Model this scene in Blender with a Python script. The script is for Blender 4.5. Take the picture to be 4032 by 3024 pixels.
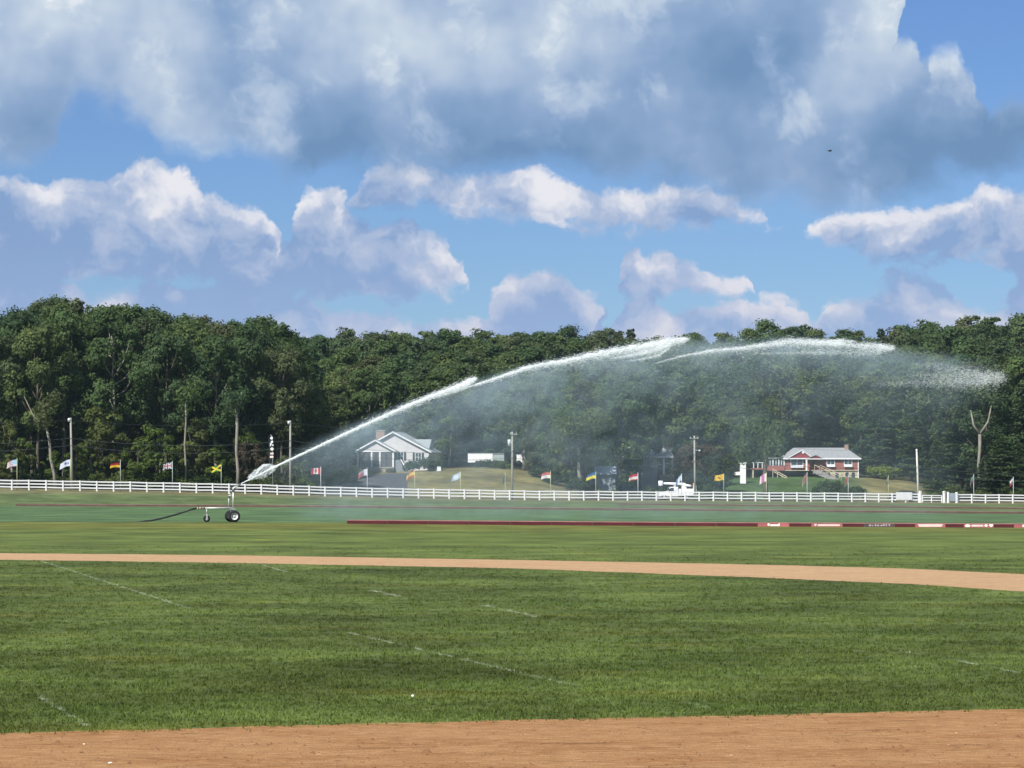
import bpy, math, random
import numpy as np
from mathutils import Vector, Matrix

# ------------------------------------------------------------------ clear
for o in list(bpy.data.objects):
    bpy.data.objects.remove(o, do_unlink=True)
SC = bpy.context.scene
COL = SC.collection
R = math.radians

# ------------------------------------------------------------------ camera
FPX, CX, HY, CAMH = 11800.0, 2016.0, 1883.0, 3.4      # focal length in photo pixels, centre column, horizon row, eye height
cam_data = bpy.data.cameras.new('camera')
cam = bpy.data.objects.new('camera', cam_data)
COL.objects.link(cam)
cam.location = (0, 0, CAMH)
cam.rotation_euler = (R(90), 0, 0)
cam_data.sensor_width = 36.0
cam_data.lens = 36.0 * FPX / 4032.0
cam_data.shift_y = (HY - 1512.0) / 4032.0
cam_data.clip_start = 0.5
cam_data.clip_end = 12000.0
SC.camera = cam

# ------------------------------------------------------------------ render / exposure
SC.render.engine = 'CYCLES'
SC.view_settings.view_transform = 'Standard'
SC.view_settings.look = 'None'
SC.view_settings.gamma = 1.0
SC.view_settings.use_curve_mapping = False
SC.view_settings.exposure = 0.45
cy = SC.cycles
cy.use_denoising = True
cy.max_bounces = 6
cy.diffuse_bounces = 3
cy.glossy_bounces = 2
cy.transmission_bounces = 4
cy.transparent_max_bounces = 12
cy.volume_bounces = 1
cy.caustics_reflective = False
cy.caustics_refractive = False
cy.sample_clamp_indirect = 4.0

# ------------------------------------------------------------------ sun
SUN_DIR = Vector((-0.78, -1.1, 1.35)).normalized()     # towards the sun: behind the camera, to the left
SUN_EL = math.asin(SUN_DIR.z)
SUN_AZ = math.atan2(SUN_DIR.x, SUN_DIR.y)
sun_data = bpy.data.lights.new('sun', 'SUN')
sun_data.energy = 5.0
sun_data.angle = R(0.53)
sun_data.color = (1.0, 0.965, 0.90)
sun = bpy.data.objects.new('sun', sun_data)
COL.objects.link(sun)
sun.rotation_euler = SUN_DIR.to_track_quat('Z', 'Y').to_euler()


# ------------------------------------------------------------------ node helpers
class NT:
    """tiny expression builder over a node tree"""
    def __init__(self, tree):
        self.t = tree
        self.n = tree.nodes
        self.l = tree.links

    def node(self, kind, **props):
        nd = self.n.new(kind)
        for k, v in props.items():
            setattr(nd, k, v)
        return nd

    def plug(self, sock, v):
        if isinstance(v, X):
            self.l.new(v.s, sock)
        elif isinstance(v, bpy.types.NodeSocket):
            self.l.new(v, sock)
        elif v is not None:
            sock.default_value = v

    def m(self, op, a, b=None, c=None, clamp=False):
        nd = self.node('ShaderNodeMath', operation=op, use_clamp=clamp)
        for i, v in enumerate((a, b, c)):
            if v is not None:
                self.plug(nd.inputs[i], v)
        return X(self, nd.outputs[0])

    def vm(self, op, a, b=None, scale=None, out=0):
        nd = self.node('ShaderNodeVectorMath', operation=op)
        self.plug(nd.inputs[0], a)
        if b is not None:
            self.plug(nd.inputs[1], b)
        if scale is not None:
            self.plug(nd.inputs['Scale'], scale)
        return X(self, nd.outputs[out])

    def xyz(self, a, b, c):
        nd = self.node('ShaderNodeCombineXYZ')
        for i, v in enumerate((a, b, c)):
            self.plug(nd.inputs[i], v)
        return X(self, nd.outputs[0])

    def sep(self, v):
        nd = self.node('ShaderNodeSeparateXYZ')
        self.plug(nd.inputs[0], v)
        return [X(self, o) for o in nd.outputs]

    def noise(self, vec, scale=5.0, detail=4.0, rough=0.5, kind='FBM', dim='3D', lac=2.0, dist=0.0, col=False):
        nd = self.node('ShaderNodeTexNoise', noise_dimensions=dim, noise_type=kind)
        self.plug(nd.inputs['Vector'], vec)
        self.plug(nd.inputs['Scale'], scale)
        nd.inputs['Detail'].default_value = detail
        nd.inputs['Roughness'].default_value = rough
        nd.inputs['Lacunarity'].default_value = lac
        nd.inputs['Distortion'].default_value = dist
        return X(self, nd.outputs['Color' if col else 'Fac'])

    def voro(self, vec, scale=5.0, feature='F1', dim='3D', out='Distance', detail=0.0, rand=1.0):
        nd = self.node('ShaderNodeTexVoronoi', voronoi_dimensions=dim, feature=feature)
        self.plug(nd.inputs['Vector'], vec)
        self.plug(nd.inputs['Scale'], scale)
        if 'Detail' in nd.inputs:
            nd.inputs['Detail'].default_value = detail
        nd.inputs['Randomness'].default_value = rand
        return X(self, nd.outputs[out])

    def ramp(self, fac, stops, interp='LINEAR', alpha=False):
        nd = self.node('ShaderNodeValToRGB')
        cr = nd.color_ramp
        cr.interpolation = interp
        while len(cr.elements) < len(stops):
            cr.elements.new(1.0)
        while len(cr.elements) > len(stops):
            cr.elements.remove(cr.elements[-1])
        for e, (p, c) in zip(cr.elements, stops):
            e.position = p
            if not isinstance(c, (tuple, list)):
                c = (c, c, c)
            e.color = (c[0], c[1], c[2], 1.0)
        self.plug(nd.inputs[0], fac)
        return X(self, nd.outputs[0])

    def mix(self, fac, a, b, mode='MIX'):
        nd = self.node('ShaderNodeMix', data_type='RGBA', blend_type=mode)
        self.plug(nd.inputs['Factor'], fac)
        for name, v in (('A', a), ('B', b)):
            s = [i for i in nd.inputs if i.name == name and i.type == 'RGBA'][0]
            if isinstance(v, (tuple, list)) and len(v) == 3:
                v = (v[0], v[1], v[2], 1.0)
            self.plug(s, v)
        return X(self, [o for o in nd.outputs if o.type == 'RGBA'][0])

    def sstep(self, v, lo, hi, o0=0.0, o1=1.0):
        nd = self.node('ShaderNodeMapRange', interpolation_type='SMOOTHSTEP')
        self.plug(nd.inputs[0], v)
        for i, q in enumerate((lo, hi, o0, o1)):
            self.plug(nd.inputs[1 + i], q)
        return X(self, nd.outputs[0])

    def lin(self, v, lo, hi, o0=0.0, o1=1.0):
        nd = self.node('ShaderNodeMapRange', interpolation_type='LINEAR')
        self.plug(nd.inputs[0], v)
        for i, q in enumerate((lo, hi, o0, o1)):
            self.plug(nd.inputs[1 + i], q)
        return X(self, nd.outputs[0])


class X:
    def __init__(self, nt, s):
        self.nt, self.s = nt, s
    def __add__(self, o): return self.nt.m('ADD', self, o)
    def __radd__(self, o): return self.nt.m('ADD', o, self)
    def __sub__(self, o): return self.nt.m('SUBTRACT', self, o)
    def __rsub__(self, o): return self.nt.m('SUBTRACT', o, self)
    def __mul__(self, o): return self.nt.m('MULTIPLY', self, o)
    def __rmul__(self, o): return self.nt.m('MULTIPLY', o, self)
    def __truediv__(self, o): return self.nt.m('DIVIDE', self, o)
    def min(self, o): return self.nt.m('MINIMUM', self, o)
    def max(self, o): return self.nt.m('MAXIMUM', self, o)
    def clamp(self): return self.nt.m('ADD', self, 0.0, clamp=True)


# ------------------------------------------------------------------ world: Nishita sky with cumulus, by direction
world = bpy.data.worlds.new('World')
SC.world = world
world.use_nodes = True
wt = NT(world.node_tree)
world.node_tree.nodes.clear()
SKY_STRENGTH = 0.1
SKT = (0.305, 0.425, 0.67)      # clear early-autumn air: deeper blue near the horizon than the standard atmosphere


def profile_stops(pts, lo=-2600.0, hi=2600.0):
    """photo pixels along the skyline -> ramp stops of height above the horizon (in units of 2500 px)"""
    return [((x - CX - lo) / (hi - lo), max(0.0, min(1.0, (HY - y) / 2500.0))) for x, y in pts]


def cloud_group(name, layers, amp, fscale, rough=0.62):
    """density of a set of cumulus banks at (azimuth, elevation) in thousands of photo pixels"""
    g = bpy.data.node_groups.new(name, 'ShaderNodeTree')
    for nm, kd in (('Vector', 'NodeSocketVector'), ('Elsewhere', 'NodeSocketFloat'), ('Blend', 'NodeSocketFloat')):
        g.interface.new_socket(nm, in_out='INPUT', socket_type=kd)
    g.interface.new_socket('Density', in_out='OUTPUT', socket_type='NodeSocketFloat')
    t = NT(g)
    gi = t.node('NodeGroupInput')
    go = t.node('NodeGroupOutput')
    q, gen, k = (X(t, gi.outputs[i]) for i in range(3))
    x, y, _ = t.sep(q)
    fac = t.lin(x, -2.6, 2.6)
    f = None
    for top, bot, stop, sbot, gain in layers:
        tp = t.ramp(fac, profile_stops(top), 'EASE') * 2.5
        bt = t.ramp(fac, profile_stops(bot), 'EASE') * 2.5
        a = (tp - y) * (1.0 / stop)
        b = (y - bt) * (1.0 / sbot)
        h = t.m('SMOOTH_MIN', a, b, 0.25).min(1.0)
        if gain != 1.0:
            h = h * gain
        f = h if f is None else f.max(h)
    pv = t.vm('MULTIPLY', q, (1.0, 1.2, 0.0))
    n1 = t.noise(pv, fscale, 5.0, rough, dim='2D')
    n2 = t.noise(pv, fscale * 1.5, 3.0, 0.55, kind='RIDGED_MULTIFRACTAL', dim='2D')
    puff = (n1 - 0.5) * 1.9 + (0.60 - n2) * PUFF
    f = f + (gen - f) * k                     # away from the part of the sky in view the same weather goes on
    t.plug(go.inputs[0], f + puff * amp)
    return g


PUFF = 0.55


def use(g, v):
    nd = wt.node('ShaderNodeGroup')
    nd.node_tree = g
    wt.plug(nd.inputs[0], v)
    wt.plug(nd.inputs[1], GEN)
    wt.plug(nd.inputs[2], KOUT)
    return X(wt, nd.outputs[0])


OFF = 1950   # a row below every profile: layer closed
NO = 1883
# ---- far and middle cumulus
low_top = [(-700, 1180), (0, 1060), (200, 1080), (420, 1170), (700, 1140), (850, 1110), (1020, 1100), (1150, 1150), (1330, 1240), (1560, 1300), (1900, 1290),
           (2000, 1110), (2080, 1075), (2180, 1100), (2260, 1130), (2330, 1180), (2400, 1290), (2450, 1190), (2520, 1180), (2590, 1270), (2760, 1230),
           (3000, 1190), (3120, 1190), (3240, 1290), (3320, 1200), (3420, 1180), (3560, 1110), (3700, 1150), (3800, 1230), (3950, 1170), (4050, 1050), (4700, 1100)]
low_bot = [(-700, 1420), (4700, 1420)]
mid_top = [(-700, 740), (0, 745), (200, 740), (300, 735), (420, 725), (460, 690), (560, 675), (700, 680), (780, 740), (860, 800), (1000, 830), (1090, 900), (1130, 1000),
           (1160, 860), (1190, 740), (1250, 725), (1320, 745), (1420, 850), (1600, 890), (1760, 960), (1830, 1060), (1900, 1300), (2390, 1300), (2430, 1010), (2480, 975), (2540, 1010),
           (2620, 985), (2720, 1060), (2850, 1110), (2960, 1090), (3020, 1290), (4700, 1290)]
mid_bot = [(-700, 1100), (0, 1090), (400, 1120), (700, 1110), (1100, 1150), (1400, 1180), (1700, 1150), (1860, 1120), (2400, 1160), (2700, 1170), (3000, 1170), (4700, 1170)]
bel_top = [(-700, 900), (0, 900), (700, 1000), (1330, 900), (1440, 700), (1500, 680), (1620, 655), (1760, 690), (1840, 660), (1950, 655), (2080, 700), (2180, 740), (2300, 760), (2450, 745), (2650, 735), (2800, 745),
           (2900, 790), (2990, 850), (3060, 930), (3140, 940), (3200, 870), (3300, 840), (3480, 830), (3640, 830), (3750, 800), (3860, 770), (4032, 755), (4700, 740)]
bel_bot = [(-700, 800), (900, 800), (1400, 800), (1600, 790), (1800, 810), (2000, 850), (2300, 870), (2700, 880), (3000, 860), (3120, 860), (3300, 960), (3500, 1010), (3800, 1030), (4032, 1030), (4700, 1030)]
g_cum = cloud_group('far_cumulus', [
    (low_top, low_bot, 0.10, 0.10, 0.75),
    (mid_top, mid_bot, 0.11, 0.16, 1.15),
    (bel_top, bel_bot, 0.09, 0.14, 0.85)], 0.72, 4.6)
# ---- the broad near deck over the top of the view, and the puffs at its edge
deck_top = [(-700, -400), (4700, -400)]
deck_bot = [(-700, 640), (0, 700), (120, 690), (220, 640), (270, 470), (350, 430), (500, 450), (600, 520), (680, 590), (900, 640), (1200, 690), (1500, 700), (1900, 680), (2300, 720),
            (2700, 760), (3000, 790), (3300, 820), (3460, 830), (3520, 600), (3545, 150), (3570, -300), (4700, -400)]
puf_top = [(-700, 1500), (3400, 1500), (3480, 500), (3540, 160), (3590, 170), (3620, 280), (3680, 230), (3740, 225), (3800, 290), (3840, 440), (3900, 410), (3960, 400), (4040, 420), (4200, 520), (4700, 700)]
puf_bot = [(-700, 900), (3400, 840), (3550, 830), (3700, 800), (3850, 780), (4032, 720), (4700, 700)]
g_deck = cloud_group('near_deck', [
    (deck_top, deck_bot, 0.10, 0.20, 1.0),
    (puf_top, puf_bot, 0.10, 0.30, 0.9)], 0.55, 2.6, 0.52)

tc = wt.node('ShaderNodeTexCoord')
dx, dy, dz = wt.sep(X(wt, tc.outputs['Generated']))
az = wt.m('ARCTAN2', dx, dy) * (FPX / 1000.0)
el = wt.m('ARCSINE', dz) * (FPX / 1000.0)
P = wt.xyz(az, el, 0.0)
w1 = wt.vm('MULTIPLY', wt.vm('SUBTRACT', wt.noise(P, 1.9, 5.0, 0.66, dim='2D', col=True), (0.5, 0.5, 0.5)), (0.26, 0.17, 0.0))
Q = wt.vm('ADD', P, w1)
GEN = (wt.noise(wt.vm('MULTIPLY', P, (0.55, 0.8, 0.0)), 1.0, 3.0, 0.5, dim='2D') - 0.52) * 6.0
KOUT = wt.sstep(wt.m('ABSOLUTE', az), 2.15, 2.75).max(wt.sstep(el, 2.05, 2.6))

sky = wt.node('ShaderNodeTexSky', sky_type='NISHITA')
sky.sun_disc = False
sky.sun_elevation = SUN_EL
sky.sun_rotation = SUN_AZ
sky.altitude = 100.0
sky.air_density = 1.0
sky.dust_density = 0.0
sky.ozone_density = 1.0
skyc = wt.mix(1.0, X(wt, sky.outputs[0]), (SKT[0], SKT[1], SKT[2]), 'MULTIPLY')


def shade(g, taps, k, a_lo, a_hi):
    d0 = use(g, Q)
    alpha = wt.sstep(d0, a_lo, a_hi)
    tau = None
    for ox, oy, wgt in taps:
        d = use(g, wt.vm('ADD', Q, (ox, oy, 0.0))).clamp() * wgt
        tau = d if tau is None else tau + d
    lit = wt.m('POWER', 2.718, tau * (-k))
    return d0, alpha, lit


K = 0.77 / SKY_STRENGTH
def kc(r, g, b): return (r * K, g * K, b * K)

dC, aC, lC = shade(g_cum, [(0.03, 0.055, 0.8), (0.07, 0.15, 1.3)], 1.15, -0.05, 0.34)
dD, aD, lD = shade(g_deck, [(-0.03, 0.05, 1.1), (-0.10, 0.16, 1.3)], 0.8, 0.0, 0.7)

# broad light and dark passages inside the clouds
b1 = wt.noise(wt.vm('ADD', P, (3.7, 1.9, 0)), 1.5, 4.0, 0.5, dim='2D')
b2 = wt.noise(wt.vm('ADD', Q, (7.3, 2.1, 0)), 3.4, 4.0, 0.6, dim='2D')
far = wt.sstep(el, 0.45, 1.1)                                    # air between us and the low clouds
litC = wt.mix(far, kc(0.62, 0.63, 0.73), kc(0.78, 0.78, 0.83))
shaC = wt.mix(far, kc(0.41, 0.49, 0.68), kc(0.375, 0.465, 0.655))
b3 = wt.noise(wt.vm('ADD', Q, (1.3, 5.2, 0)), 2.3, 5.0, 0.6, dim='2D')
sC = (lC * 0.72 + (b2 - 0.5) * 1.5 + (b3 - 0.5) * 1.7 + 0.02).clamp()
basC = wt.mix(far, kc(0.29, 0.40, 0.64), kc(0.22, 0.335, 0.57))
colC = wt.mix(wt.sstep(sC, 0.0, 0.42), basC, shaC)
colC = wt.mix(wt.sstep(sC, 0.34, 1.0), colC, litC)
thick = wt.sstep(dC, 0.0, 0.9)
aC = aC * wt.lin(sC, 0.0, 0.5, 0.92, 1.0).min(1.0) * wt.lin(b2, 0.28, 0.5, 0.85, 1.0).min(1.0)
rise = wt.lin(el, 1.12, 1.75, -0.04, 0.56)                          # the deck is thick and dark along its base, thinner and brighter above
sD = (lD * 0.45 + (b1 - 0.5) * 1.8 + wt.sstep(b2, 0.50, 0.74) * 0.26 + rise + wt.lin(az, -2.0, 2.0, 0.06, -0.16)).clamp()
colD = wt.ramp(sD, [(0.0, kc(0.155, 0.275, 0.47)), (0.30, kc(0.25, 0.37, 0.575)), (0.55, kc(0.40, 0.505, 0.67)), (0.8, kc(0.58, 0.665, 0.76)), (1.0, kc(0.82, 0.85, 0.90))])
c = wt.mix(aC, skyc, colC)
c = wt.mix(aD, c, colD)
bg = wt.node('ShaderNodeBackground')
wt.plug(bg.inputs['Color'], c)
bg.inputs['Strength'].default_value = SKY_STRENGTH
out = wt.node('ShaderNodeOutputWorld')
wt.l.new(bg.outputs[0], out.inputs[0])
world.cycles.sampling_method = 'MANUAL'
world.cycles.sample_map_resolution = 512

# ------------------------------------------------------------------ scene helpers
def tag(o, label=None, cat=None, group=None, kind=None):
    if label: o['label'] = label
    if cat: o['category'] = cat
    if group: o['group'] = group
    if kind: o['kind'] = kind
    return o


def empty(name, loc=(0, 0, 0), rz=0.0, parent=None):
    o = bpy.data.objects.new(name, None)
    o.empty_display_size = 0.2
    o.location = loc
    o.rotation_euler = (0, 0, rz)
    COL.objects.link(o)
    if parent: o.parent = parent
    return o


def mesh_np(name, verts, faces, smooth=False):
    """verts (n,3) array, faces (m,k) int array -> mesh"""
    verts = np.asarray(verts, dtype=np.float32)
    faces = np.asarray(faces, dtype=np.int32)
    me = bpy.data.meshes.new(name)
    m, k = faces.shape
    me.vertices.add(len(verts))
    me.vertices.foreach_set('co', verts.ravel())
    me.loops.add(m * k)
    me.loops.foreach_set('vertex_index', faces.ravel())
    me.polygons.add(m)
    me.polygons.foreach_set('loop_start', np.arange(0, m * k, k, dtype=np.int32))
    if smooth:
        me.polygons.foreach_set('use_smooth', np.ones(m, dtype=bool))
    me.update(calc_edges=True)
    return me


def link(name, me, mat=None, parent=None, loc=None):
    o = bpy.data.objects.new(name, me)
    if mat is not None and len(me.materials) == 0:
        me.materials.append(mat)
    COL.objects.link(o)
    if parent: o.parent = parent
    if loc is not None: o.location = loc
    return o


def copy_tree(o, parent=None):
    c = o.copy()
    COL.objects.link(c)
    if parent: c.parent = parent
    for ch in o.children:
        copy_tree(ch, c)
    return c


class MB:
    """collects simple shapes, builds them as ONE mesh object"""
    def __init__(self):
        self.v, self.f = [], []

    def add(self, vs, fs):
        b = len(self.v)
        self.v += [tuple(p) for p in vs]
        self.f += [tuple(b + i for i in q) for q in fs]
        return self

    def box(self, x0, x1, y0, y1, z0, z1):
        v = [(x, y, z) for z in (z0, z1) for y in (y0, y1) for x in (x0, x1)]
        return self.add(v, [(0, 2, 3, 1), (4, 5, 7, 6), (0, 1, 5, 4), (2, 6, 7, 3), (0, 4, 6, 2), (1, 3, 7, 5)])

    def prism(self, poly, axis, a, b):
        """extrude a polygon: axis 'y' -> poly in (x,z); 'x' -> poly in (y,z); 'z' -> poly in (x,y)"""
        def p3(u, w, t):
            return {'y': (u, t, w), 'x': (t, u, w), 'z': (u, w, t)}[axis]
        n = len(poly)
        vs = [p3(u, w, a) for u, w in poly] + [p3(u, w, b) for u, w in poly]
        fs = [tuple(range(n)), tuple(range(2 * n - 1, n - 1, -1))]
        fs += [(i, n + i, n + (i + 1) % n, (i + 1) % n) for i in range(n)]
        return self.add(vs, fs)

    def tube(self, pts, rad, seg=8, cap=True):
        pts = [Vector(p) for p in pts]
        rads = rad if isinstance(rad, (list, tuple)) else [rad] * len(pts)
        rings = []
        prev = None
        for i, p in enumerate(pts):
            d = (pts[min(i + 1, len(pts) - 1)] - pts[max(i - 1, 0)]).normalized()
            up = Vector((0, 0, 1)) if abs(d.z) < 0.95 else Vector((1, 0, 0))
            a = d.cross(up).normalized() if prev is None else (prev - d * prev.dot(d)).normalized()
            prev = a
            b = d.cross(a)
            rings.append([p + (a * math.cos(t) + b * math.sin(t)) * rads[i] for t in [2 * math.pi * k / seg for k in range(seg)]])
        vs = [q for r in rings for q in r]
        fs = []
        for i in range(len(rings) - 1):
            for k in range(seg):
                fs.append((i * seg + k, i * seg + (k + 1) % seg, (i + 1) * seg + (k + 1) % seg, (i + 1) * seg + k))
        if cap:
            fs.append(tuple(range(seg - 1, -1, -1)))
            fs.append(tuple((len(rings) - 1) * seg + k for k in range(seg)))
        return self.add(vs, fs)

    def lathe(self, prof, seg=24, axis='y', c=(0, 0, 0)):
        """profile of (t along axis, radius)"""
        vs = []
        for t, r in prof:
            for k in range(seg):
                a = 2 * math.pi * k / seg
                u, w = r * math.cos(a), r * math.sin(a)
                q = {'y': (u, t, w), 'x': (t, u, w), 'z': (u, w, t)}[axis]
                vs.append((q[0] + c[0], q[1] + c[1], q[2] + c[2]))
        fs = []
        for i in range(len(prof) - 1):
            for k in range(seg):
                fs.append((i * seg + k, i * seg + (k + 1) % seg, (i + 1) * seg + (k + 1) % seg, (i + 1) * seg + k))
        return self.add(vs, fs)

    def mesh(self, name, smooth=False):
        me = bpy.data.meshes.new(name)
        me.from_pydata(self.v, [], self.f)
        import bmesh
        bm = bmesh.new(); bm.from_mesh(me)
        bmesh.ops.recalc_face_normals(bm, faces=bm.faces)
        bm.to_mesh(me); bm.free()
        if smooth:
            me.polygons.foreach_set('use_smooth', np.ones(len(me.polygons), dtype=bool))
        me.update()
        return me

    def build(self, name, mat=None, parent=None, smooth=False, loc=None):
        return link(name, self.mesh(name, smooth), mat, parent, loc)


# ------------------------------------------------------------------ materials
def material(name, base=(0.5, 0.5, 0.5), rough=0.7, var=0.12, scale=3.0, spec=0.3, metal=0.0, dirt=None, bump=0.0, bscale=20.0, stretch=(1, 1, 1)):
    """painted or natural surface: one colour with uneven tone, optional stain colour and fine relief"""
    mt = bpy.data.materials.new(name)
    mt.use_nodes = True
    t = NT(mt.node_tree)
    bs = mt.node_tree.nodes['Principled BSDF']
    tcn = t.node('ShaderNodeTexCoord')
    p = t.vm('MULTIPLY', X(t, tcn.outputs['Object']), stretch)
    n = t.noise(p, scale, 4.0, 0.6)
    lo = tuple(c * (1 - var) for c in base)
    hi = tuple(min(1, c * (1 + var)) for c in base)
    c = t.ramp(n, [(0.3, lo), (0.7, hi)])
    if dirt:
        n2 = t.noise(t.vm('ADD', p, (3.1, 5.7, 1.3)), scale * 0.6, 5.0, 0.65)
        c = t.mix(t.sstep(n2, 0.52, 0.72), c, dirt)
    t.plug(bs.inputs['Base Color'], c)
    bs.inputs['Roughness'].default_value = rough
    bs.inputs['Specular IOR Level'].default_value = spec
    bs.inputs['Metallic'].default_value = metal
    if bump:
        bn = t.node('ShaderNodeBump')
        bn.inputs['Strength'].default_value = bump
        bn.inputs['Distance'].default_value = 0.02
        t.plug(bn.inputs['Height'], t.noise(p, bscale, 3.0, 0.6))
        t.l.new(bn.outputs[0], bs.inputs['Normal'])
    return mt


# ------------------------------------------------------------------ geometry of the place
def W(px, py, d):
    """photo pixel + distance -> world point"""
    return Vector(((px - CX) * d / FPX, d, CAMH - (py - HY) * d / FPX))


FY0, FM = 445.6, 0.43                        # the white fence runs along y = FY0 + FM * x


def fence_depth_u(u):
    return FY0 / (1 - FM * np.clip(u, -0.35, 0.35))


_cols = np.array([-3000, 0, 500, 1000, 1250, 1500, 1900, 2100, 2300, 2450, 2650, 2900, 3100, 3350, 3550, 3800, 4032, 7000], float)
_rowA = np.interp(_cols, [0, 1365, 2700, 4032], [0.10, 0.02, -0.12, -0.20])
_rowB = np.interp(_cols, [0, 1000, 2016, 3000, 4032], [0.04, -0.08, -0.34, -0.62, -0.87])
_fpy = np.interp(_cols, [0, 60, 872, 1372, 1600, 2090, 2700, 3371, 3980], [1930, 1931, 1943, 1958, 1962, 1970, 1973, 1977, 1983])
_fd = fence_depth_u((_cols - CX) / FPX)
_rowF = CAMH - (_fpy - HY) * _fd / FPX
_rowR = _rowF + np.interp(_cols, [0, 1100, 1400, 4032], [0.25, 0.2, 0.1, 0.05])
_rowH = np.interp(_cols, _cols, [2.4, 2.4, 2.4, 2.6, 3.4, 4.35, 5.2, 4.6, 2.4, 0.9, 1.2, 3.4, 3.7, 4.0, 3.3, 1.6, 1.6, 1.6])
_rowH2 = np.interp(_cols, [0, 1200, 1500, 2000, 2600, 3100, 3500, 4032], [5.0, 5.5, 6.0, 7.0, 4.5, 6.0, 6.0, 4.0])
_rowT = np.interp(_cols, [0, 1200, 2000, 3000, 4032], [17.0, 17.0, 17.0, 18.0, 19.0])


def ground_z(x, y):
    x = np.asarray(x, float); y = np.asarray(y, float)
    yy = np.maximum(y, 40.0)
    u = np.clip(x / yy, -0.4, 0.4)
    px = CX + u * FPX
    fd = fence_depth_u(u)
    a = np.interp(px, _cols, _rowA); b = np.interp(px, _cols, _rowB); f = np.interp(px, _cols, _rowF)
    r = np.interp(px, _cols, _rowR); h = np.interp(px, _cols, _rowH); h2 = np.interp(px, _cols, _rowH2); tt = np.interp(px, _cols, _rowT)
    z = np.zeros_like(yy)

    def seg(z, d0, d1, z0, z1):
        t = np.clip((yy - d0) / (d1 - d0), 0, 1)
        t = t * t * (3 - 2 * t)
        return np.where(yy > d0, z0 + (z1 - z0) * t, z)
    z = seg(z, 150, 225, 0 * a, a)
    z = seg(z, 230, 362, a, b)
    z = seg(z, 368, fd - 4, b, f)
    z = seg(z, fd - 2, fd + 6, f, r)
    z = seg(z, fd + 14, fd + 58, r, h)
    z = seg(z, fd + 62, fd + 110, h, h2)
    z = seg(z, fd + 110, fd + 300, h2, tt)
    return z


def GZ(x, y):
    return float(ground_z(x, y))


def ground_hit(px, py, d0=20.0, d1=700.0):
    """where the ray of a photo pixel meets the ground"""
    d = np.linspace(d0, d1, 6800)
    x = (px - CX) * d / FPX
    z = CAMH - (py - HY) * d / FPX
    below = np.nonzero(z < ground_z(x, d))[0]
    k = below[0] if len(below) else len(d) - 1
    return Vector((float(x[k]), float(d[k]), float(ground_z(x[k], d[k]))))


def fence_pt(px, off=0.0):
    u = (px - CX) / FPX
    d = float(fence_depth_u(u)) + off
    x = u * d
    return Vector((x, d, GZ(x, d)))


def at_depth(px, d):
    x = (px - CX) * d / FPX
    return Vector((x, d, GZ(x, d)))


# ------------------------------------------------------------------ ground sheet
def ground_material():
    mt = bpy.data.materials.new('turf')
    mt.use_nodes = True
    t = NT(mt.node_tree)
    bs = mt.node_tree.nodes['Principled BSDF']
    geo = t.node('ShaderNodeNewGeometry')
    p = X(t, geo.outputs['Position'])
    at = t.node('ShaderNodeAttribute', attribute_name='tint')
    col = turf_colour(t, p, X(t, at.outputs['Color']))
    t.plug(bs.inputs['Base Color'], col)
    bs.inputs['Roughness'].default_value = 0.9
    bs.inputs['Specular IOR Level'].default_value = 0.12
    bn = t.node('ShaderNodeBump')
    bn.inputs['Strength'].default_value = 0.7
    bn.inputs['Distance'].default_value = 0.05
    t.plug(bn.inputs['Height'], t.noise(p, 11.0, 4.0, 0.7))
    t.l.new(bn.outputs[0], bs.inputs['Normal'])
    return mt


# worn white lines on the turf: (photo pixel from, photo pixel to, half width m)
LINES = [((150, 2205), (760, 2400), 0.06), ((1020, 2222), (1130, 2252), 0.09), ((1450, 2322), (1580, 2350), 0.10), ((1900, 2382), (2120, 2430), 0.09),
         ((1370, 2490), (2260, 2700), 0.055), ((2700, 2768), (2800, 2792), 0.05), ((3520, 2560), (3625, 2580), 0.05), ((3760, 2600), (4100, 2665), 0.05), ((150, 2740), (345, 2860), 0.05)]


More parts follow.
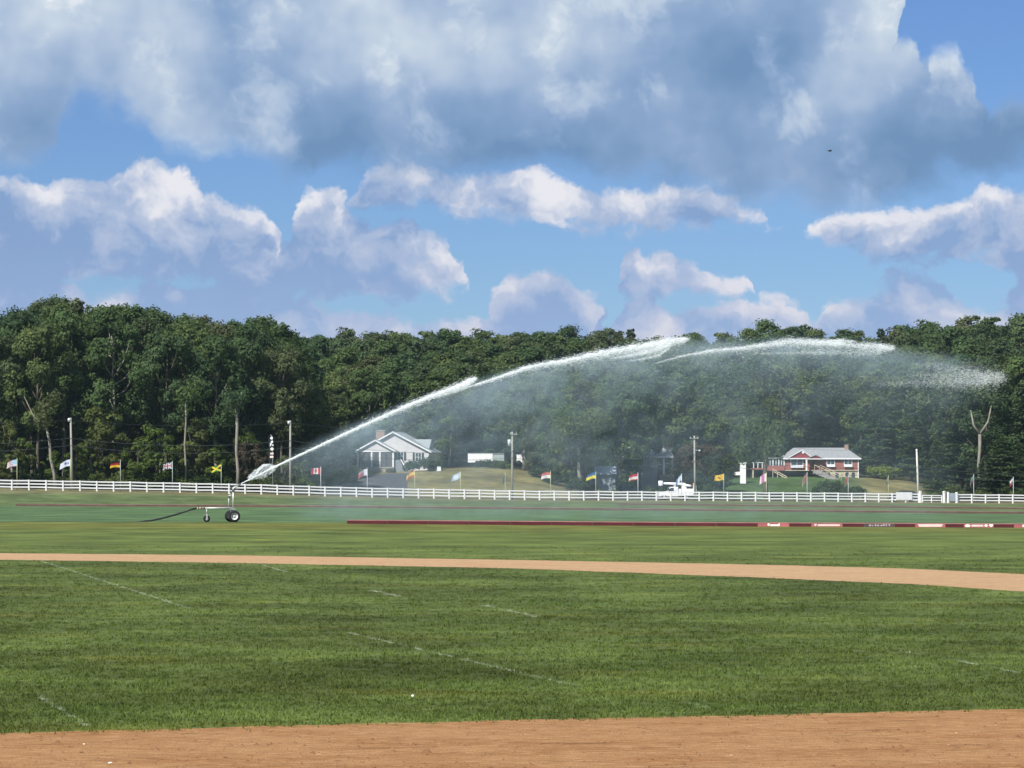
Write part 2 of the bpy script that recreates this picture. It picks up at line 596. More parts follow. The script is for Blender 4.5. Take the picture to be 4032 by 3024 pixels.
def turf_colour(t, p, tint):
    """grass colour at a world position: patchy, streaked with drier and lusher ground, with worn white lines"""
    px_, py_, pz_ = t.sep(p)
    flat = t.xyz(px_, py_, 0.0)
    n1 = t.noise(flat, 0.16, 4.0, 0.6)
    n2 = t.noise(t.vm('MULTIPLY', flat, (0.6, 1.0, 1.0)), 0.75, 4.0, 0.65)
    n3 = t.noise(flat, 4.5, 3.0, 0.7)
    v = t.lin(n1, 0.32, 0.68, 0.60, 1.42) * t.lin(n2, 0.3, 0.7, 0.72, 1.30) * t.lin(n3, 0.25, 0.75, 0.7, 1.3)
    c = t.vm('SCALE', tint, scale=v)
    dry = t.sstep(t.noise(t.vm('MULTIPLY', flat, (0.55, 1.0, 1.0)), 0.33, 5.0, 0.62), 0.53, 0.70) * 0.5
    c = t.mix(dry, c, t.vm('MULTIPLY', c, (1.55, 1.18, 0.95)))
    lush = t.sstep(t.noise(t.vm('ADD', flat, (41.0, 13.0, 0)), 0.22, 4.0, 0.6), 0.54, 0.68) * 0.5
    c = t.mix(lush, c, t.vm('MULTIPLY', c, (0.68, 0.86, 0.72)))
    m = None
    for a, b, hw in LINES:
        A = ground_hit(*a); B = ground_hit(*b)
        ab = Vector((B.x - A.x, B.y - A.y, 0)); L = ab.length; d = ab / L
        rel = t.vm('SUBTRACT', flat, (A.x, A.y, 0.0))
        along = t.vm('DOT_PRODUCT', rel, (d.x, d.y, 0), out=1)
        across = t.m('ABSOLUTE', t.vm('DOT_PRODUCT', rel, (-d.y, d.x, 0), out=1))
        k = t.sstep(across, hw * 1.6, hw * 0.5) * t.m('COMPARE', along, L * 0.5, L * 0.5)
        m = k if m is None else m.max(k)
    worn = t.sstep(t.noise(flat, 1.1, 5.0, 0.75), 0.43, 0.60)
    return t.mix(m * worn * 0.62, c, (0.33, 0.37, 0.26))


def tint_of(x, y):
    """ground colour by place: near turf, polo turf, dry verge by the fence, lawns, woodland floor"""
    x = np.asarray(x, float); y = np.asarray(y, float)
    u = np.clip(x / np.maximum(y, 40), -0.4, 0.4)
    px = CX + u * FPX
    fd = fence_depth_u(u)
    def blend(c0, c1, k): return c0 + (np.array(c1) - c0) * k[..., None]
    def ss(v, a, b):
        t = np.clip((v - a) / (b - a), 0, 1); return t * t * (3 - 2 * t)
    c = np.zeros(x.shape + (3,)) + np.array(T_NEAR)
    c = blend(c, T_MID, ss(y, 110, 150))
    c = blend(c, T_DRYBOARD, ss(y, 185, 212))
    c = blend(c, T_POLO, ss(y, 222, 232))
    c = blend(c, T_VERGE, ss(y, 340, 385))
    c = blend(c, T_DRYV, ss(y, fd - 24, fd - 8))
    c = blend(c, T_LAWN, ss(y, fd + 8, fd + 16))
    green = ss(px, 2560, 2760) * (1 - ss(px, 3330, 3420))
    c = blend(c, T_LAWNG, green * ss(y, fd + 6, fd + 12))
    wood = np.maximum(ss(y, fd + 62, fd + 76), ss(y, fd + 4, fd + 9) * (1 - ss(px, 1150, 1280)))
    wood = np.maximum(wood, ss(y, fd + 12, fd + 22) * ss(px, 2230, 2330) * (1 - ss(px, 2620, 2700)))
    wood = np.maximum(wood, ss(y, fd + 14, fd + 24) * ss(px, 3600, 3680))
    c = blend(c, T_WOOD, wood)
    return c


T_NEAR = (0.078, 0.103, 0.027)
T_MID = (0.094, 0.124, 0.030)
T_DRYBOARD = (0.112, 0.122, 0.027)
T_POLO = (0.074, 0.126, 0.052)
T_VERGE = (0.088, 0.122, 0.048)
T_DRYV = (0.150, 0.142, 0.074)
T_LAWN = (0.150, 0.138, 0.062)
T_LAWNG = (0.050, 0.086, 0.026)
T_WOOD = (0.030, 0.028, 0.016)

M_TURF = ground_material()


def ground_sheet():
    xs = np.concatenate([[-4000, -1500, -700, -400, -280], np.arange(-200, 201, 2.5), [280, 400, 700, 1500, 4000]])
    ys = np.concatenate([[-4000, -800, -200, -50], np.arange(0, 150, 6), np.arange(150, 620, 2.0), np.arange(620, 820, 8), [900, 1200, 2500, 6000]])
    gx, gy = np.meshgrid(xs, ys)
    gz = ground_z(gx, gy)
    nx, ny = len(xs), len(ys)
    v = np.stack([gx, gy, gz], -1).reshape(-1, 3)
    i = np.arange(nx * ny).reshape(ny, nx)
    f = np.stack([i[:-1, :-1], i[:-1, 1:], i[1:, 1:], i[1:, :-1]], -1).reshape(-1, 4)
    me = mesh_np('ground', v, f, smooth=True)
    at = me.color_attributes.new('tint', 'FLOAT_COLOR', 'POINT')
    c = np.ones((nx * ny, 4), np.float32)
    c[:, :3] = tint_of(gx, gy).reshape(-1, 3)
    at.data.foreach_set('color', c.ravel())
    o = link('ground', me, M_TURF)
    tag(o, kind='structure')
    return o


ground_sheet()


def strip_sheet(name, near, far, mat, lift, n=160, rows=6, jitter=0.0, seed=1, kind='structure', use_ground=True):
    """sheet between two curves given as photo pixels on the ground"""
    rng = np.random.default_rng(seed)
    a = np.array([tuple(ground_hit(*q)) for q in near]); b = np.array([tuple(ground_hit(*q)) for q in far])
    def resample(c, k):
        s = np.concatenate([[0], np.cumsum(np.linalg.norm(np.diff(c[:, :2], axis=0), axis=1))])
        t = np.linspace(0, s[-1], k)
        # smooth: quadratic-ish through control points by cosine-free cubic
        out = np.stack([np.interp(t, s, c[:, i]) for i in range(2)], -1)
        w = max(3, k // 14) | 1
        ker = np.hanning(w + 2)[1:-1]; ker /= ker.sum()
        pad = w // 2
        res = []
        for i in range(2):
            e0 = 2 * out[0, i] - out[pad:0:-1, i]; e1 = 2 * out[-1, i] - out[-2:-pad - 2:-1, i]
            res.append(np.convolve(np.concatenate([e0, out[:, i], e1]), ker, 'valid'))
        return np.stack(res, -1)
    A = resample(a, n); B = resample(b, n)
    if jitter:
        def jit(k):
            r = rng.normal(size=k); r2 = np.convolve(rng.normal(size=k + 8), np.ones(9) / 3, 'valid')
            return (r * 0.5 + r2) * jitter
        A[:, 1] += jit(n); B[:, 1] += jit(n)
    vs = []
    for j in range(rows + 1):
        t = j / rows
        xy = A + (B - A) * t
        z = ground_z(xy[:, 0], xy[:, 1]) + lift
        vs.append(np.concatenate([xy, z[:, None]], 1))
    v = np.concatenate(vs)
    i = np.arange(n * (rows + 1)).reshape(rows + 1, n)
    f = np.stack([i[:-1, :-1], i[:-1, 1:], i[1:, 1:], i[1:, :-1]], -1).reshape(-1, 4)
    o = link(name, mesh_np(name, v, f, smooth=True), mat)
    tag(o, kind=kind)
    return o


def dirt_material(name, base, alt, pale):
    mt = bpy.data.materials.new(name)
    mt.use_nodes = True
    t = NT(mt.node_tree)
    bs = mt.node_tree.nodes['Principled BSDF']
    geo = t.node('ShaderNodeNewGeometry')
    p = X(t, geo.outputs['Position'])
    n1 = t.noise(t.vm('MULTIPLY', p, (0.5, 1, 1)), 0.9, 4.0, 0.6)
    n2 = t.noise(t.vm('MULTIPLY', p, (0.35, 1.0, 1)), 9.0, 4.0, 0.7)
    n3 = t.noise(p, 34.0, 3.0, 0.7)
    c = t.mix(t.sstep(n1, 0.38, 0.66), base, alt)
    c = t.mix(t.sstep(n2, 0.52, 0.74) * 0.7, c, pale)
    c = t.vm('SCALE', c, scale=t.lin(n3, 0.25, 0.75, 0.72, 1.28) * t.lin(n2, 0.25, 0.6, 0.66, 1.06))
    n4 = t.noise(t.vm('MULTIPLY', p, (0.22, 1.0, 1)), 3.4, 4.0, 0.7)
    c = t.vm('SCALE', c, scale=t.sstep(n4, 0.56, 0.68, 1.0, 0.66))
    t.plug(bs.inputs['Base Color'], c)
    bs.inputs['Roughness'].default_value = 0.95
    bs.inputs['Specular IOR Level'].default_value = 0.1
    bn = t.node('ShaderNodeBump')
    bn.inputs['Strength'].default_value = 1.0
    bn.inputs['Distance'].default_value = 0.05
    t.plug(bn.inputs['Height'], n2 + n3 * 0.6 - n4 * 0.8)
    t.l.new(bn.outputs[0], bs.inputs['Normal'])
    return mt


M_DIRT = dirt_material('track_dirt', (0.405, 0.220, 0.096), (0.335, 0.166, 0.066), (0.49, 0.312, 0.16))
M_DIRT2 = dirt_material('far_track_dirt', (0.50, 0.325, 0.178), (0.45, 0.28, 0.148), (0.56, 0.39, 0.235))
NEAR_DIRT_EDGE = [(-1500, 2925), (0, 2886), (550, 2878), (1000, 2862), (2016, 2838), (3000, 2816), (4032, 2791), (5600, 2745)]
FAR_TOP = [(-1800, 2165), (0, 2178), (1000, 2188), (2016, 2205), (3000, 2224), (3600, 2240), (4032, 2262), (5200, 2330), (6500, 2450)]
FAR_BOT = [(-1800, 2190), (0, 2204), (1000, 2218), (2016, 2238), (3000, 2275), (3600, 2300), (4032, 2330), (5200, 2420), (6500, 2580)]
strip_sheet('dirt_track', [(-1500, 3900), (0, 3900), (2016, 3900), (4032, 3900), (5600, 3900)], NEAR_DIRT_EDGE, M_DIRT, 0.004, n=500, rows=8, jitter=0.035, seed=3)
strip_sheet('dirt_track', FAR_BOT, FAR_TOP, M_DIRT2, 0.004, n=400, rows=3, jitter=0.10, seed=4)

# ------------------------------------------------------------------ trees
def leaf_material(name, cols, trans=0.35, lo=0.7, hi=1.65):
    mt = bpy.data.materials.new(name)
    mt.use_nodes = True
    t = NT(mt.node_tree)
    t.n.clear()
    oi = t.node('ShaderNodeObjectInfo')
    c = t.ramp(X(t, oi.outputs['Random']), [(i / max(1, len(cols) - 1), q) for i, q in enumerate(cols)])
    at = t.node('ShaderNodeAttribute', attribute_name='tone')
    tone = X(t, at.outputs['Fac'])
    c = t.vm('SCALE', c, scale=t.lin(tone, 0.0, 1.0, lo, hi))
    c = t.mix(t.sstep(tone, 0.72, 1.0) * 0.25, c, t.vm('MULTIPLY', c, (1.35, 1.12, 0.75)))
    d = t.node('ShaderNodeBsdfDiffuse')
    t.plug(d.inputs['Color'], c)
    tr = t.node('ShaderNodeBsdfTranslucent')
    t.plug(tr.inputs['Color'], t.vm('MULTIPLY', c, (1.05, 1.18, 0.75)))
    mx = t.node('ShaderNodeMixShader')
    mx.inputs[0].default_value = trans
    t.l.new(d.outputs[0], mx.inputs[1]); t.l.new(tr.outputs[0], mx.inputs[2])
    o = t.node('ShaderNodeOutputMaterial')
    t.l.new(mx.outputs[0], o.inputs[0])
    return mt


M_LEAF = leaf_material('broadleaf_foliage', [(0.052, 0.084, 0.038), (0.064, 0.102, 0.042), (0.074, 0.110, 0.042), (0.088, 0.114, 0.044), (0.056, 0.096, 0.048), (0.092, 0.104, 0.048), (0.048, 0.078, 0.040)])
M_LEAFLOW = leaf_material('sunlit_understory_foliage', [(0.085, 0.120, 0.026), (0.068, 0.100, 0.026), (0.09, 0.120, 0.032), (0.074, 0.088, 0.032), (0.058, 0.09, 0.026)])
M_NEEDLE = leaf_material('pine_needles', [(0.056, 0.088, 0.040), (0.070, 0.104, 0.044), (0.064, 0.094, 0.050), (0.082, 0.115, 0.042)], trans=0.2)
M_MAPLE = leaf_material('dull_red_brown_foliage', [(0.070, 0.058, 0.042), (0.082, 0.064, 0.045)])
M_SHRUB = leaf_material('shrub_foliage', [(0.036, 0.056, 0.022), (0.048, 0.070, 0.024)])
M_YELLOW = leaf_material('yellow_green_foliage', [(0.16, 0.19, 0.030), (0.13, 0.17, 0.030)])
M_BARK = material('bark', (0.115, 0.098, 0.075), 0.95, 0.3, 1.2, 0.1, stretch=(3, 3, 0.4))
M_BARKP = material('pale_bark', (0.24, 0.225, 0.185), 0.95, 0.3, 1.2, 0.1, dirt=(0.12, 0.10, 0.08), stretch=(3, 3, 0.4))


def leaf_quads(pos, nrm, size, rng, elong=1.5):
    """kite-shaped leaf clusters at pos, facing nrm, with random spin"""
    n = len(pos)
    nrm = nrm / (np.linalg.norm(nrm, axis=1, keepdims=True) + 1e-9)
    r = rng.normal(size=(n, 3))
    a = np.cross(nrm, r); a /= (np.linalg.norm(a, axis=1, keepdims=True) + 1e-9)
    b = np.cross(nrm, a)
    s = size[:, None]
    bend = nrm * s * rng.uniform(-0.25, 0.25, (n, 1))
    v = np.stack([pos - a * s * elong * 0.5, pos - b * s * 0.42 + bend, pos + a * s * elong * 0.5, pos + b * s * 0.42 + bend], 1)
    return v.reshape(-1, 3)


def make_crown(name, pos, nrm, size, tone, rng, mat, elong=1.5):
    v = leaf_quads(pos, nrm, size, rng, elong)
    n = len(pos)
    f = np.arange(4 * n).reshape(n, 4)
    me = mesh_np(name, v, f)
    at = me.attributes.new('tone', 'FLOAT', 'FACE')
    at.data.foreach_set('value', tone.astype(np.float32))
    me.materials.append(mat)
    return me


def broadleaf(seed, H=20.0, Rad=4.6, base=0.34, nclump=70, per=110, leaf=0.36, lean=0.0, mat=None, bark=None, limbs=7, trunk_r=0.24, flat=1.0):
    """crown mesh (leaf clusters in uneven clumps along limbs) and trunk mesh (tapered, with limbs); base at origin"""
    rng = np.random.default_rng(seed)
    z0 = H * base
    cz, rz = (z0 + H) / 2, (H - z0) / 2
    # boughs spread over the whole crown give it its lobes
    nb = 11
    bough = []
    for i in range(nb):
        h = 1 - 2 * (i + 0.5) / nb + rng.uniform(-0.09, 0.09)
        a = i * 2.39996 + rng.uniform(-0.35, 0.35)
        w = math.sqrt(max(0.05, 1 - h * h)) * (1.0 if h < 0.3 else 0.92)
        k = rng.uniform(0.50, 0.80)
        bough.append((Rad * w * k * math.cos(a), Rad * w * k * math.sin(a), cz + h * rz * 0.74, rng.uniform(0.36, 0.54) * Rad))
    P, N, S, T = [], [], [], []
    ctr = np.array([0, 0, cz])
    for k in range(nclump):
        bx, by, bz, br = bough[k % nb]
        bc = np.array([bx, by, bz])
        outw = (bc - ctr) / np.array([Rad, Rad, rz]); outw /= (np.linalg.norm(outw) + 1e-6)
        d = rng.normal(size=3) + outw * 0.9 + np.array([0, 0, 0.25]); d /= np.linalg.norm(d)
        c = bc + d * br * rng.uniform(0.62, 1.12) * np.array([1, 1, 0.95 * flat])
        c[2] = min(c[2], H - 0.5)
        rc = (0.45 + 1.0 * rng.random() ** 1.5) * (Rad / 4.6)
        m = int(per * rng.uniform(0.6, 1.3))
        q = rng.normal(size=(m, 3)); q[:, 2] = q[:, 2] + 0.3
        q /= np.linalg.norm(q, axis=1, keepdims=True)
        rad = rng.uniform(0.45, 1.12, (m, 1))
        pos = c + q * rad * rc * np.array([1.05, 1.05, 0.88])
        nn = q * 0.9 + d * 0.55 + rng.normal(size=(m, 3)) * 0.5 + np.array([0, 0, 0.12])
        P.append(pos); N.append(nn)
        S.append(leaf * rng.uniform(0.65, 1.25, m))
        T.append(np.clip(rng.uniform(0.2, 0.8) + rng.normal(size=m) * 0.16, 0, 1))
    P, N, S, T = np.concatenate(P), np.concatenate(N), np.concatenate(S), np.concatenate(T)
    P[:, 0] += lean * P[:, 2]
    crown = make_crown('crown', P, N, S, T, rng, mat or M_LEAF)
    mb = MB()
    n = 9
    wob = rng.normal(size=(n, 2)) * 0.10
    pts = [(lean * H * 0.9 * i / (n - 1) + wob[i, 0] * min(1, i), wob[i, 1] * min(1, i), H * 0.86 * i / (n - 1)) for i in range(n)]
    mb.tube(pts, [trunk_r * (1.25 if i == 0 else 1.0) * (1 - 0.82 * i / (n - 1)) + 0.02 for i in range(n)], 8)
    for k in range(limbs):
        bx, by, bz, br = bough[k % len(bough)]
        h = max(z0 * 0.8, bz - rng.uniform(2.0, 4.0)) * rng.uniform(0.85, 1.0)
        s = Vector((lean * h, 0, h)); e = Vector((bx + lean * bz, by, bz))
        mid = (s + e) / 2 + Vector((rng.normal() * 0.25, rng.normal() * 0.25, -0.35))
        r0 = trunk_r * 0.45
        mb.tube([s, mid, e], [r0, r0 * 0.7, 0.03], 6)
    trunk = mb.mesh('trunk', smooth=True)
    trunk.materials.append(bark or M_BARK)
    return crown, trunk


def pine(seed, H=20.0, Rad=3.6, base=0.12, leaf=0.42, mat=None, gappy=0.25, droop=0.1):
    """white pine: straight trunk, tiers of level boughs carrying flat sprays"""
    rng = np.random.default_rng(seed)
    P, N, S, T = [], [], [], []
    mb = MB()
    mb.tube([(0, 0, 0), (0.1, 0.05, H * 0.4), (0, 0.1, H * 0.75), (0.05, 0, H * 0.98)], [0.26, 0.20, 0.11, 0.03], 8)
    z = H * base
    while z < H * 0.97:
        t = (z - H * base) / (H * (1 - base))
        prof = (1 - t) ** 0.75 * (0.55 + 0.45 * min(1, t * 4 + 0.35))
        nb = rng.integers(4, 7)
        a0 = rng.uniform(0, 6.28)
        for i in range(nb):
            if rng.random() < gappy:
                continue
            a = a0 + 2 * math.pi * i / nb + rng.normal() * 0.3
            L = max(0.5, Rad * prof * rng.uniform(0.65, 1.15) + 0.25)
            rise = rng.uniform(-0.08, 0.22) - droop * (1 - t)
            ca, sa = math.cos(a), math.sin(a)
            e = Vector((ca * L, sa * L, z + rise * L))
            mb.tube([(0, 0, z), e], [0.05, 0.012], 4, cap=False)
            m = int(26 + 46 * L)
            s = rng.uniform(0.22, 1.0, m) ** 0.7
            w = rng.normal(size=m) * 0.26 * L * (0.35 + 0.65 * s) * 0.8
            px = ca * L * s - sa * w; py = sa * L * s + ca * w
            pz = z + rise * L * s + rng.normal(size=m) * 0.13 + 0.10
            P.append(np.stack([px, py, pz], 1))
            N.append(np.stack([rng.normal(size=m) * 0.55, rng.normal(size=m) * 0.55, np.ones(m)], 1))
            S.append(leaf * rng.uniform(0.55, 1.1, m) * (1 - 0.35 * t))
            T.append(np.clip(rng.uniform(0.25, 0.75) + rng.normal(size=m) * 0.15, 0, 1))
        z += rng.uniform(0.55, 1.05) * (1 - 0.35 * t)
    P, N, S, T = np.concatenate(P), np.concatenate(N), np.concatenate(S), np.concatenate(T)
    crown = make_crown('crown', P, N, S, T, rng, mat or M_NEEDLE, elong=1.9)
    trunk = mb.mesh('trunk', smooth=True)
    trunk.materials.append(M_BARK)
    return crown, trunk


def sapling(seed, H=9.0, Rad=2.3, mat=None):
    """slim understory tree: layered open sprays down to the ground"""
    return broadleaf(seed, H, Rad, 0.03, 90, 46, 0.30, 0.0, mat or M_LEAFLOW, None, 6, 0.07, 0.7)


def shrub_mesh(seed, H=2.0, Rad=1.6, mat=None, n=26, per=60, leaf=0.2):
    rng = np.random.default_rng(seed)
    P, N, S, T = [], [], [], []
    for k in range(n):
        a = rng.uniform(0, 6.28); r = Rad * math.sqrt(rng.uniform(0, 1)) * 0.8
        zt = H * (0.95 - 0.65 * (r / Rad) ** 2) * rng.uniform(0.55, 1.0)
        c = np.array([r * math.cos(a), r * math.sin(a), zt * 0.8])
        rc = rng.uniform(0.3, 0.5) * Rad * 0.8
        q = rng.normal(size=(per, 3)); q /= np.linalg.norm(q, axis=1, keepdims=True)
        pos = c + q * rc * rng.uniform(0.6, 1.05, (per, 1)); pos[:, 2] = np.maximum(pos[:, 2], 0.03)
        P.append(pos); N.append(q + rng.normal(size=(per, 3)) * 0.5 + np.array([0, 0, .3]))
        S.append(leaf * rng.uniform(0.6, 1.2, per)); T.append(np.clip(rng.uniform(0.25, 0.75) + rng.normal(size=per) * 0.15, 0, 1))
    crown = make_crown('foliage', np.concatenate(P), np.concatenate(N), np.concatenate(S), np.concatenate(T), rng, mat or M_SHRUB)
    mb = MB()
    for k in range(6):
        a = rng.uniform(0, 6.28)
        mb.tube([(0.1 * math.cos(a), 0.1 * math.sin(a), -0.05), (Rad * 0.5 * math.cos(a), Rad * 0.5 * math.sin(a), H * 0.7)], [0.03, 0.008], 5)
    st = mb.mesh('stems'); st.materials.append(M_BARK)
    return crown, st


def plant(name, meshes, loc, height, proto_h, label, cat='tree', group=None, rz=None, wide=1.0, parts=('crown', 'trunk'), mats=None):
    o = empty(name, loc, RNG.uniform(0, 6.28) if rz is None else rz)
    s = height / proto_h
    o.scale = (s * wide, s * wide, s)
    tag(o, label, cat, group)
    for nm, me in zip(parts, meshes):
        link(nm, me, None, o)
    return o


RNG = random.Random(11)
B_TALL = [broadleaf(100 + i, 27.0, 5.4, 0.30, 150, 95, 0.38, (0.0, 0.02, -0.015, 0.0, 0.01)[i], None, M_BARKP if i in (1, 3) else M_BARK, 9, 0.30) for i in range(5)]
B_MID = [broadleaf(200 + i, 20.0, 5.0, 0.06, 150, 90, 0.36) for i in range(6)]
B_LOW = [broadleaf(260 + i, 14.0, 4.2, 0.10, 80, 95, 0.34) for i in range(3)]
P_MESH = [pine(300 + i, 20.0, (3.6, 4.2, 3.2)[i], (0.10, 0.2, 0.06)[i]) for i in range(3)]
S_MESH = [sapling(400 + i) for i in range(4)]
SH_MESH = [shrub_mesh(500 + i) for i in range(3)]
SHL_MESH = [shrub_mesh(510 + i, 2.0, 1.7, M_LEAFLOW) for i in range(3)]

# ---- skyline of the wood, in photo pixels
SKY_X = [-400, 0, 60, 150, 210, 280, 400, 500, 600, 700, 800, 900, 1000, 1100, 1150, 1250, 1350, 1450, 1560, 1640, 1740, 1830, 1900, 2000, 2100, 2190, 2260, 2380, 2450, 2600, 2680, 2760, 2900, 3020, 3130, 3190, 3300, 3400, 3500, 3640, 3760, 3850, 3960, 4032, 4400]
SKY_Y = [1260, 1245, 1215, 1185, 1190, 1168, 1192, 1200, 1205, 1235, 1250, 1262, 1255, 1268, 1305, 1305, 1300, 1288, 1295, 1318, 1285, 1285, 1310, 1295, 1295, 1290, 1318, 1288, 1295, 1300, 1312, 1315, 1292, 1278, 1262, 1258, 1290, 1285, 1268, 1262, 1262, 1232, 1248, 1240, 1250]


def skyline(px):
    return float(np.interp(px, SKY_X, SKY_Y))


def tree_by_top(name, meshes, ph, px, d, py_top, label, group=None, cat='tree', wide=1.0, hmax=34.0, rz=None):
    base = at_depth(px, d)
    top = CAMH - (py_top - HY) * d / FPX
    h = max(3.0, min(hmax, top - base.z))
    base.z -= 0.1
    return plant(name, meshes, base, h, ph, label, cat, group, rz, wide)


def where_hill(px, row, n):
    """which stretch of the wood a tree stands in, told by what lies below it"""
    spot = ['left of the grey gabled house', 'above the grey gabled house', 'above the long white trailer', 'above the transformer pole', 'above the small shed', 'above the bucket truck', 'above the white monument', 'above the brick house', 'above the gateway', 'at the right end of the view'][
        int(np.searchsorted([1380, 1700, 1960, 2200, 2500, 2780, 3000, 3400, 3780], px))]
    tier = 'on the skyline' if row == n - 1 else ('high on the hill' if row >= n - 3 else ('halfway up the hill' if row >= 2 else 'low on the hill'))
    return tier + ' ' + spot


def where_stand(px):
    return ['at the left edge of the view', 'behind the first two flags', 'behind the black, red and gold flag', 'behind the flag with crosses', 'behind the green and yellow flag', 'behind the water nozzle', 'left of the grey gabled house'][
        int(np.searchsorted([40, 360, 580, 780, 900, 1050], px))]


# ---- the tall stand behind the fence on the left
G_STAND = 'tall broadleaf trees of the stand behind the fence'
stand_front = [(-40, 20), (62, 24), (150, 17), (255, 22), (360, 27), (455, 19), (560, 25), (650, 18), (745, 23), (850, 18), (935, 22), (1030, 27), (1110, 21)]
for i, (px, off) in enumerate(stand_front):
    d = float(fence_depth_u((px - CX) / FPX)) + off
    j = (i * 3 + 1) % 5
    tree_by_top('broadleaf_tree', B_TALL[j], 27.0, px, d, skyline(px) + (25 + 45 * ((i * 7) % 5) / 4.0), 'front-row tall broadleaf tree ' + where_stand(px), G_STAND, wide=0.92)
for row, off in enumerate((36, 50, 68)):
    for i in range(11):
        px = -90 + 118 * i + 40 * row + RNG.uniform(-22, 22)
        if px > 1230: continue
        d = float(fence_depth_u((px - CX) / FPX)) + off + RNG.uniform(-4, 4)
        tree_by_top('broadleaf_tree', B_TALL[(i + row * 2) % 5], 27.0, px, d, skyline(px) + (RNG.uniform(-6, 26) if row < 2 else RNG.uniform(-4, 12)), 'tall broadleaf tree deep in the stand ' + where_stand(px), 'trees filling the stand left of the grey house', wide=0.95)

for i in range(20):
    px = -100 + 66 * i + RNG.uniform(-15, 15)
    d = float(fence_depth_u((px - CX) / FPX)) + 58 + RNG.uniform(-14, 14)
    tree_by_top('broadleaf_tree', B_LOW[i % 3], 14.0, px, d, 1640 + RNG.uniform(-60, 60), 'low bushy shaded tree deep ' + where_stand(px), 'low bushy trees shaded by the tall stand', wide=1.3)

# ---- wooded hill behind the houses
G_HILL = 'trees of the wooded hill behind the houses'
hill_rows = [(84, 1430), (104, 1405), (128, 1380), (156, 1350), (188, 1322), (224, 1300), (262, 0)]
for row, (off, top) in enumerate(hill_rows):
    step = 118 - row * 5
    px = 1090 - 30 * row + (row % 2) * step / 2
    while px < 4260:
        q = px + RNG.uniform(-24, 24)
        d = float(fence_depth_u((q - CX) / FPX)) + off + RNG.uniform(-8, 8)
        sk = skyline(q)
        py = sk + RNG.choice([-24, -10, 0, 4, 8, 12]) + RNG.uniform(-4, 6) if row == len(hill_rows) - 1 else max(sk + 12, top + RNG.uniform(-28, 34) + (sk - 1290) * 0.6)
        conif = RNG.random() < (0.42 if q > 2850 and row < 4 else 0.06)
        if conif:
            tree_by_top('pine_tree', P_MESH[RNG.randrange(3)], 20.0, q, d, py, 'dark pine ' + where_hill(q, row, len(hill_rows)), 'pines of the wooded hill behind the houses', wide=1.15)
        else:
            tree_by_top('broadleaf_tree', B_MID[RNG.randrange(6)], 20.0, q, d, py, 'broadleaf tree ' + where_hill(q, row, len(hill_rows)), G_HILL, wide=1.12)
        px += step

for i in range(24):
    px = -160 + 56 * i + RNG.uniform(-20, 20)
    d = float(fence_depth_u((px - CX) / FPX)) + 100 + 30 * (i % 4)
    tree_by_top('broadleaf_tree', B_MID[i % 6], 20.0, px, d, max(skyline(px) + 20, 1330), 'tall broadleaf tree deep in the stand ' + where_stand(px), 'trees filling the stand left of the grey house', wide=1.2)

# ---- woodland edge behind and between the houses (nearer, standing free of the hill)
G_EDGE = 'trees along the foot of the wood behind the houses'
edge = [(1180, 60, 1470, 'm'), (1275, 66, 1530, 'm'), (1370, 82, 1560, 'm'), (1470, 84, 1590, 'm'), (1570, 84, 1600, 'm'), (1650, 80, 1560, 'm'), (1730, 78, 1600, 'l'), (1790, 80, 1590, 'm'),
        (1860, 84, 1520, 'm'), (1930, 80, 1545, 'p'), (2010, 82, 1500, 'm'), (2075, 66, 1470, 't'), (2150, 62, 1490, 'm'), (2215, 56, 1480, 't'), (2290, 50, 1470, 't'), (2370, 58, 1500, 't'), (2440, 52, 1505, 'm'), (2520, 58, 1480, 't'),
        (2590, 80, 1520, 'm'), (2700, 78, 1530, 'm'), (2790, 74, 1560, 'm'), (2870, 70, 1590, 'm'), (2960, 66, 1560, 't'), (3030, 74, 1570, 't'), (3120, 84, 1480, 'p'), (3215, 80, 1500, 'p'), (3300, 84, 1520, 'p'),
        (3390, 80, 1540, 'm'), (3450, 60, 1560, 'p'), (3520, 62, 1530, 'p'), (3590, 52, 1560, 'p'), (3660, 56, 1500, 'p'), (3720, 40, 1560, 'p'), (3790, 46, 1500, 'p'), (3880, 40, 1500, 'm'), (3950, 46, 1480, 'p'), (4020, 36, 1500, 'p'), (4090, 44, 1480, 'm')]
for i, (px, off, top, k) in enumerate(edge):
    d = float(fence_depth_u((px - CX) / FPX)) + off
    meshes, ph, nm = {'m': (B_MID[i % 6], 20.0, 'broadleaf_tree'), 'l': (B_LOW[i % 3], 14.0, 'broadleaf_tree'), 't': (B_TALL[i % 5], 27.0, 'broadleaf_tree'), 'p': (P_MESH[i % 3], 20.0, 'pine_tree')}[k]
    lab = ('pine at the foot of the wood ' if k == 'p' else 'broadleaf tree at the foot of the wood ') + where_hill(px, 0, 9).replace('low on the hill ', '')
    tree_by_top(nm, meshes, ph, px, d, top + RNG.uniform(-20, 20), lab, G_EDGE if k != 'p' else 'pines along the foot of the wood behind the houses', wide=1.15)

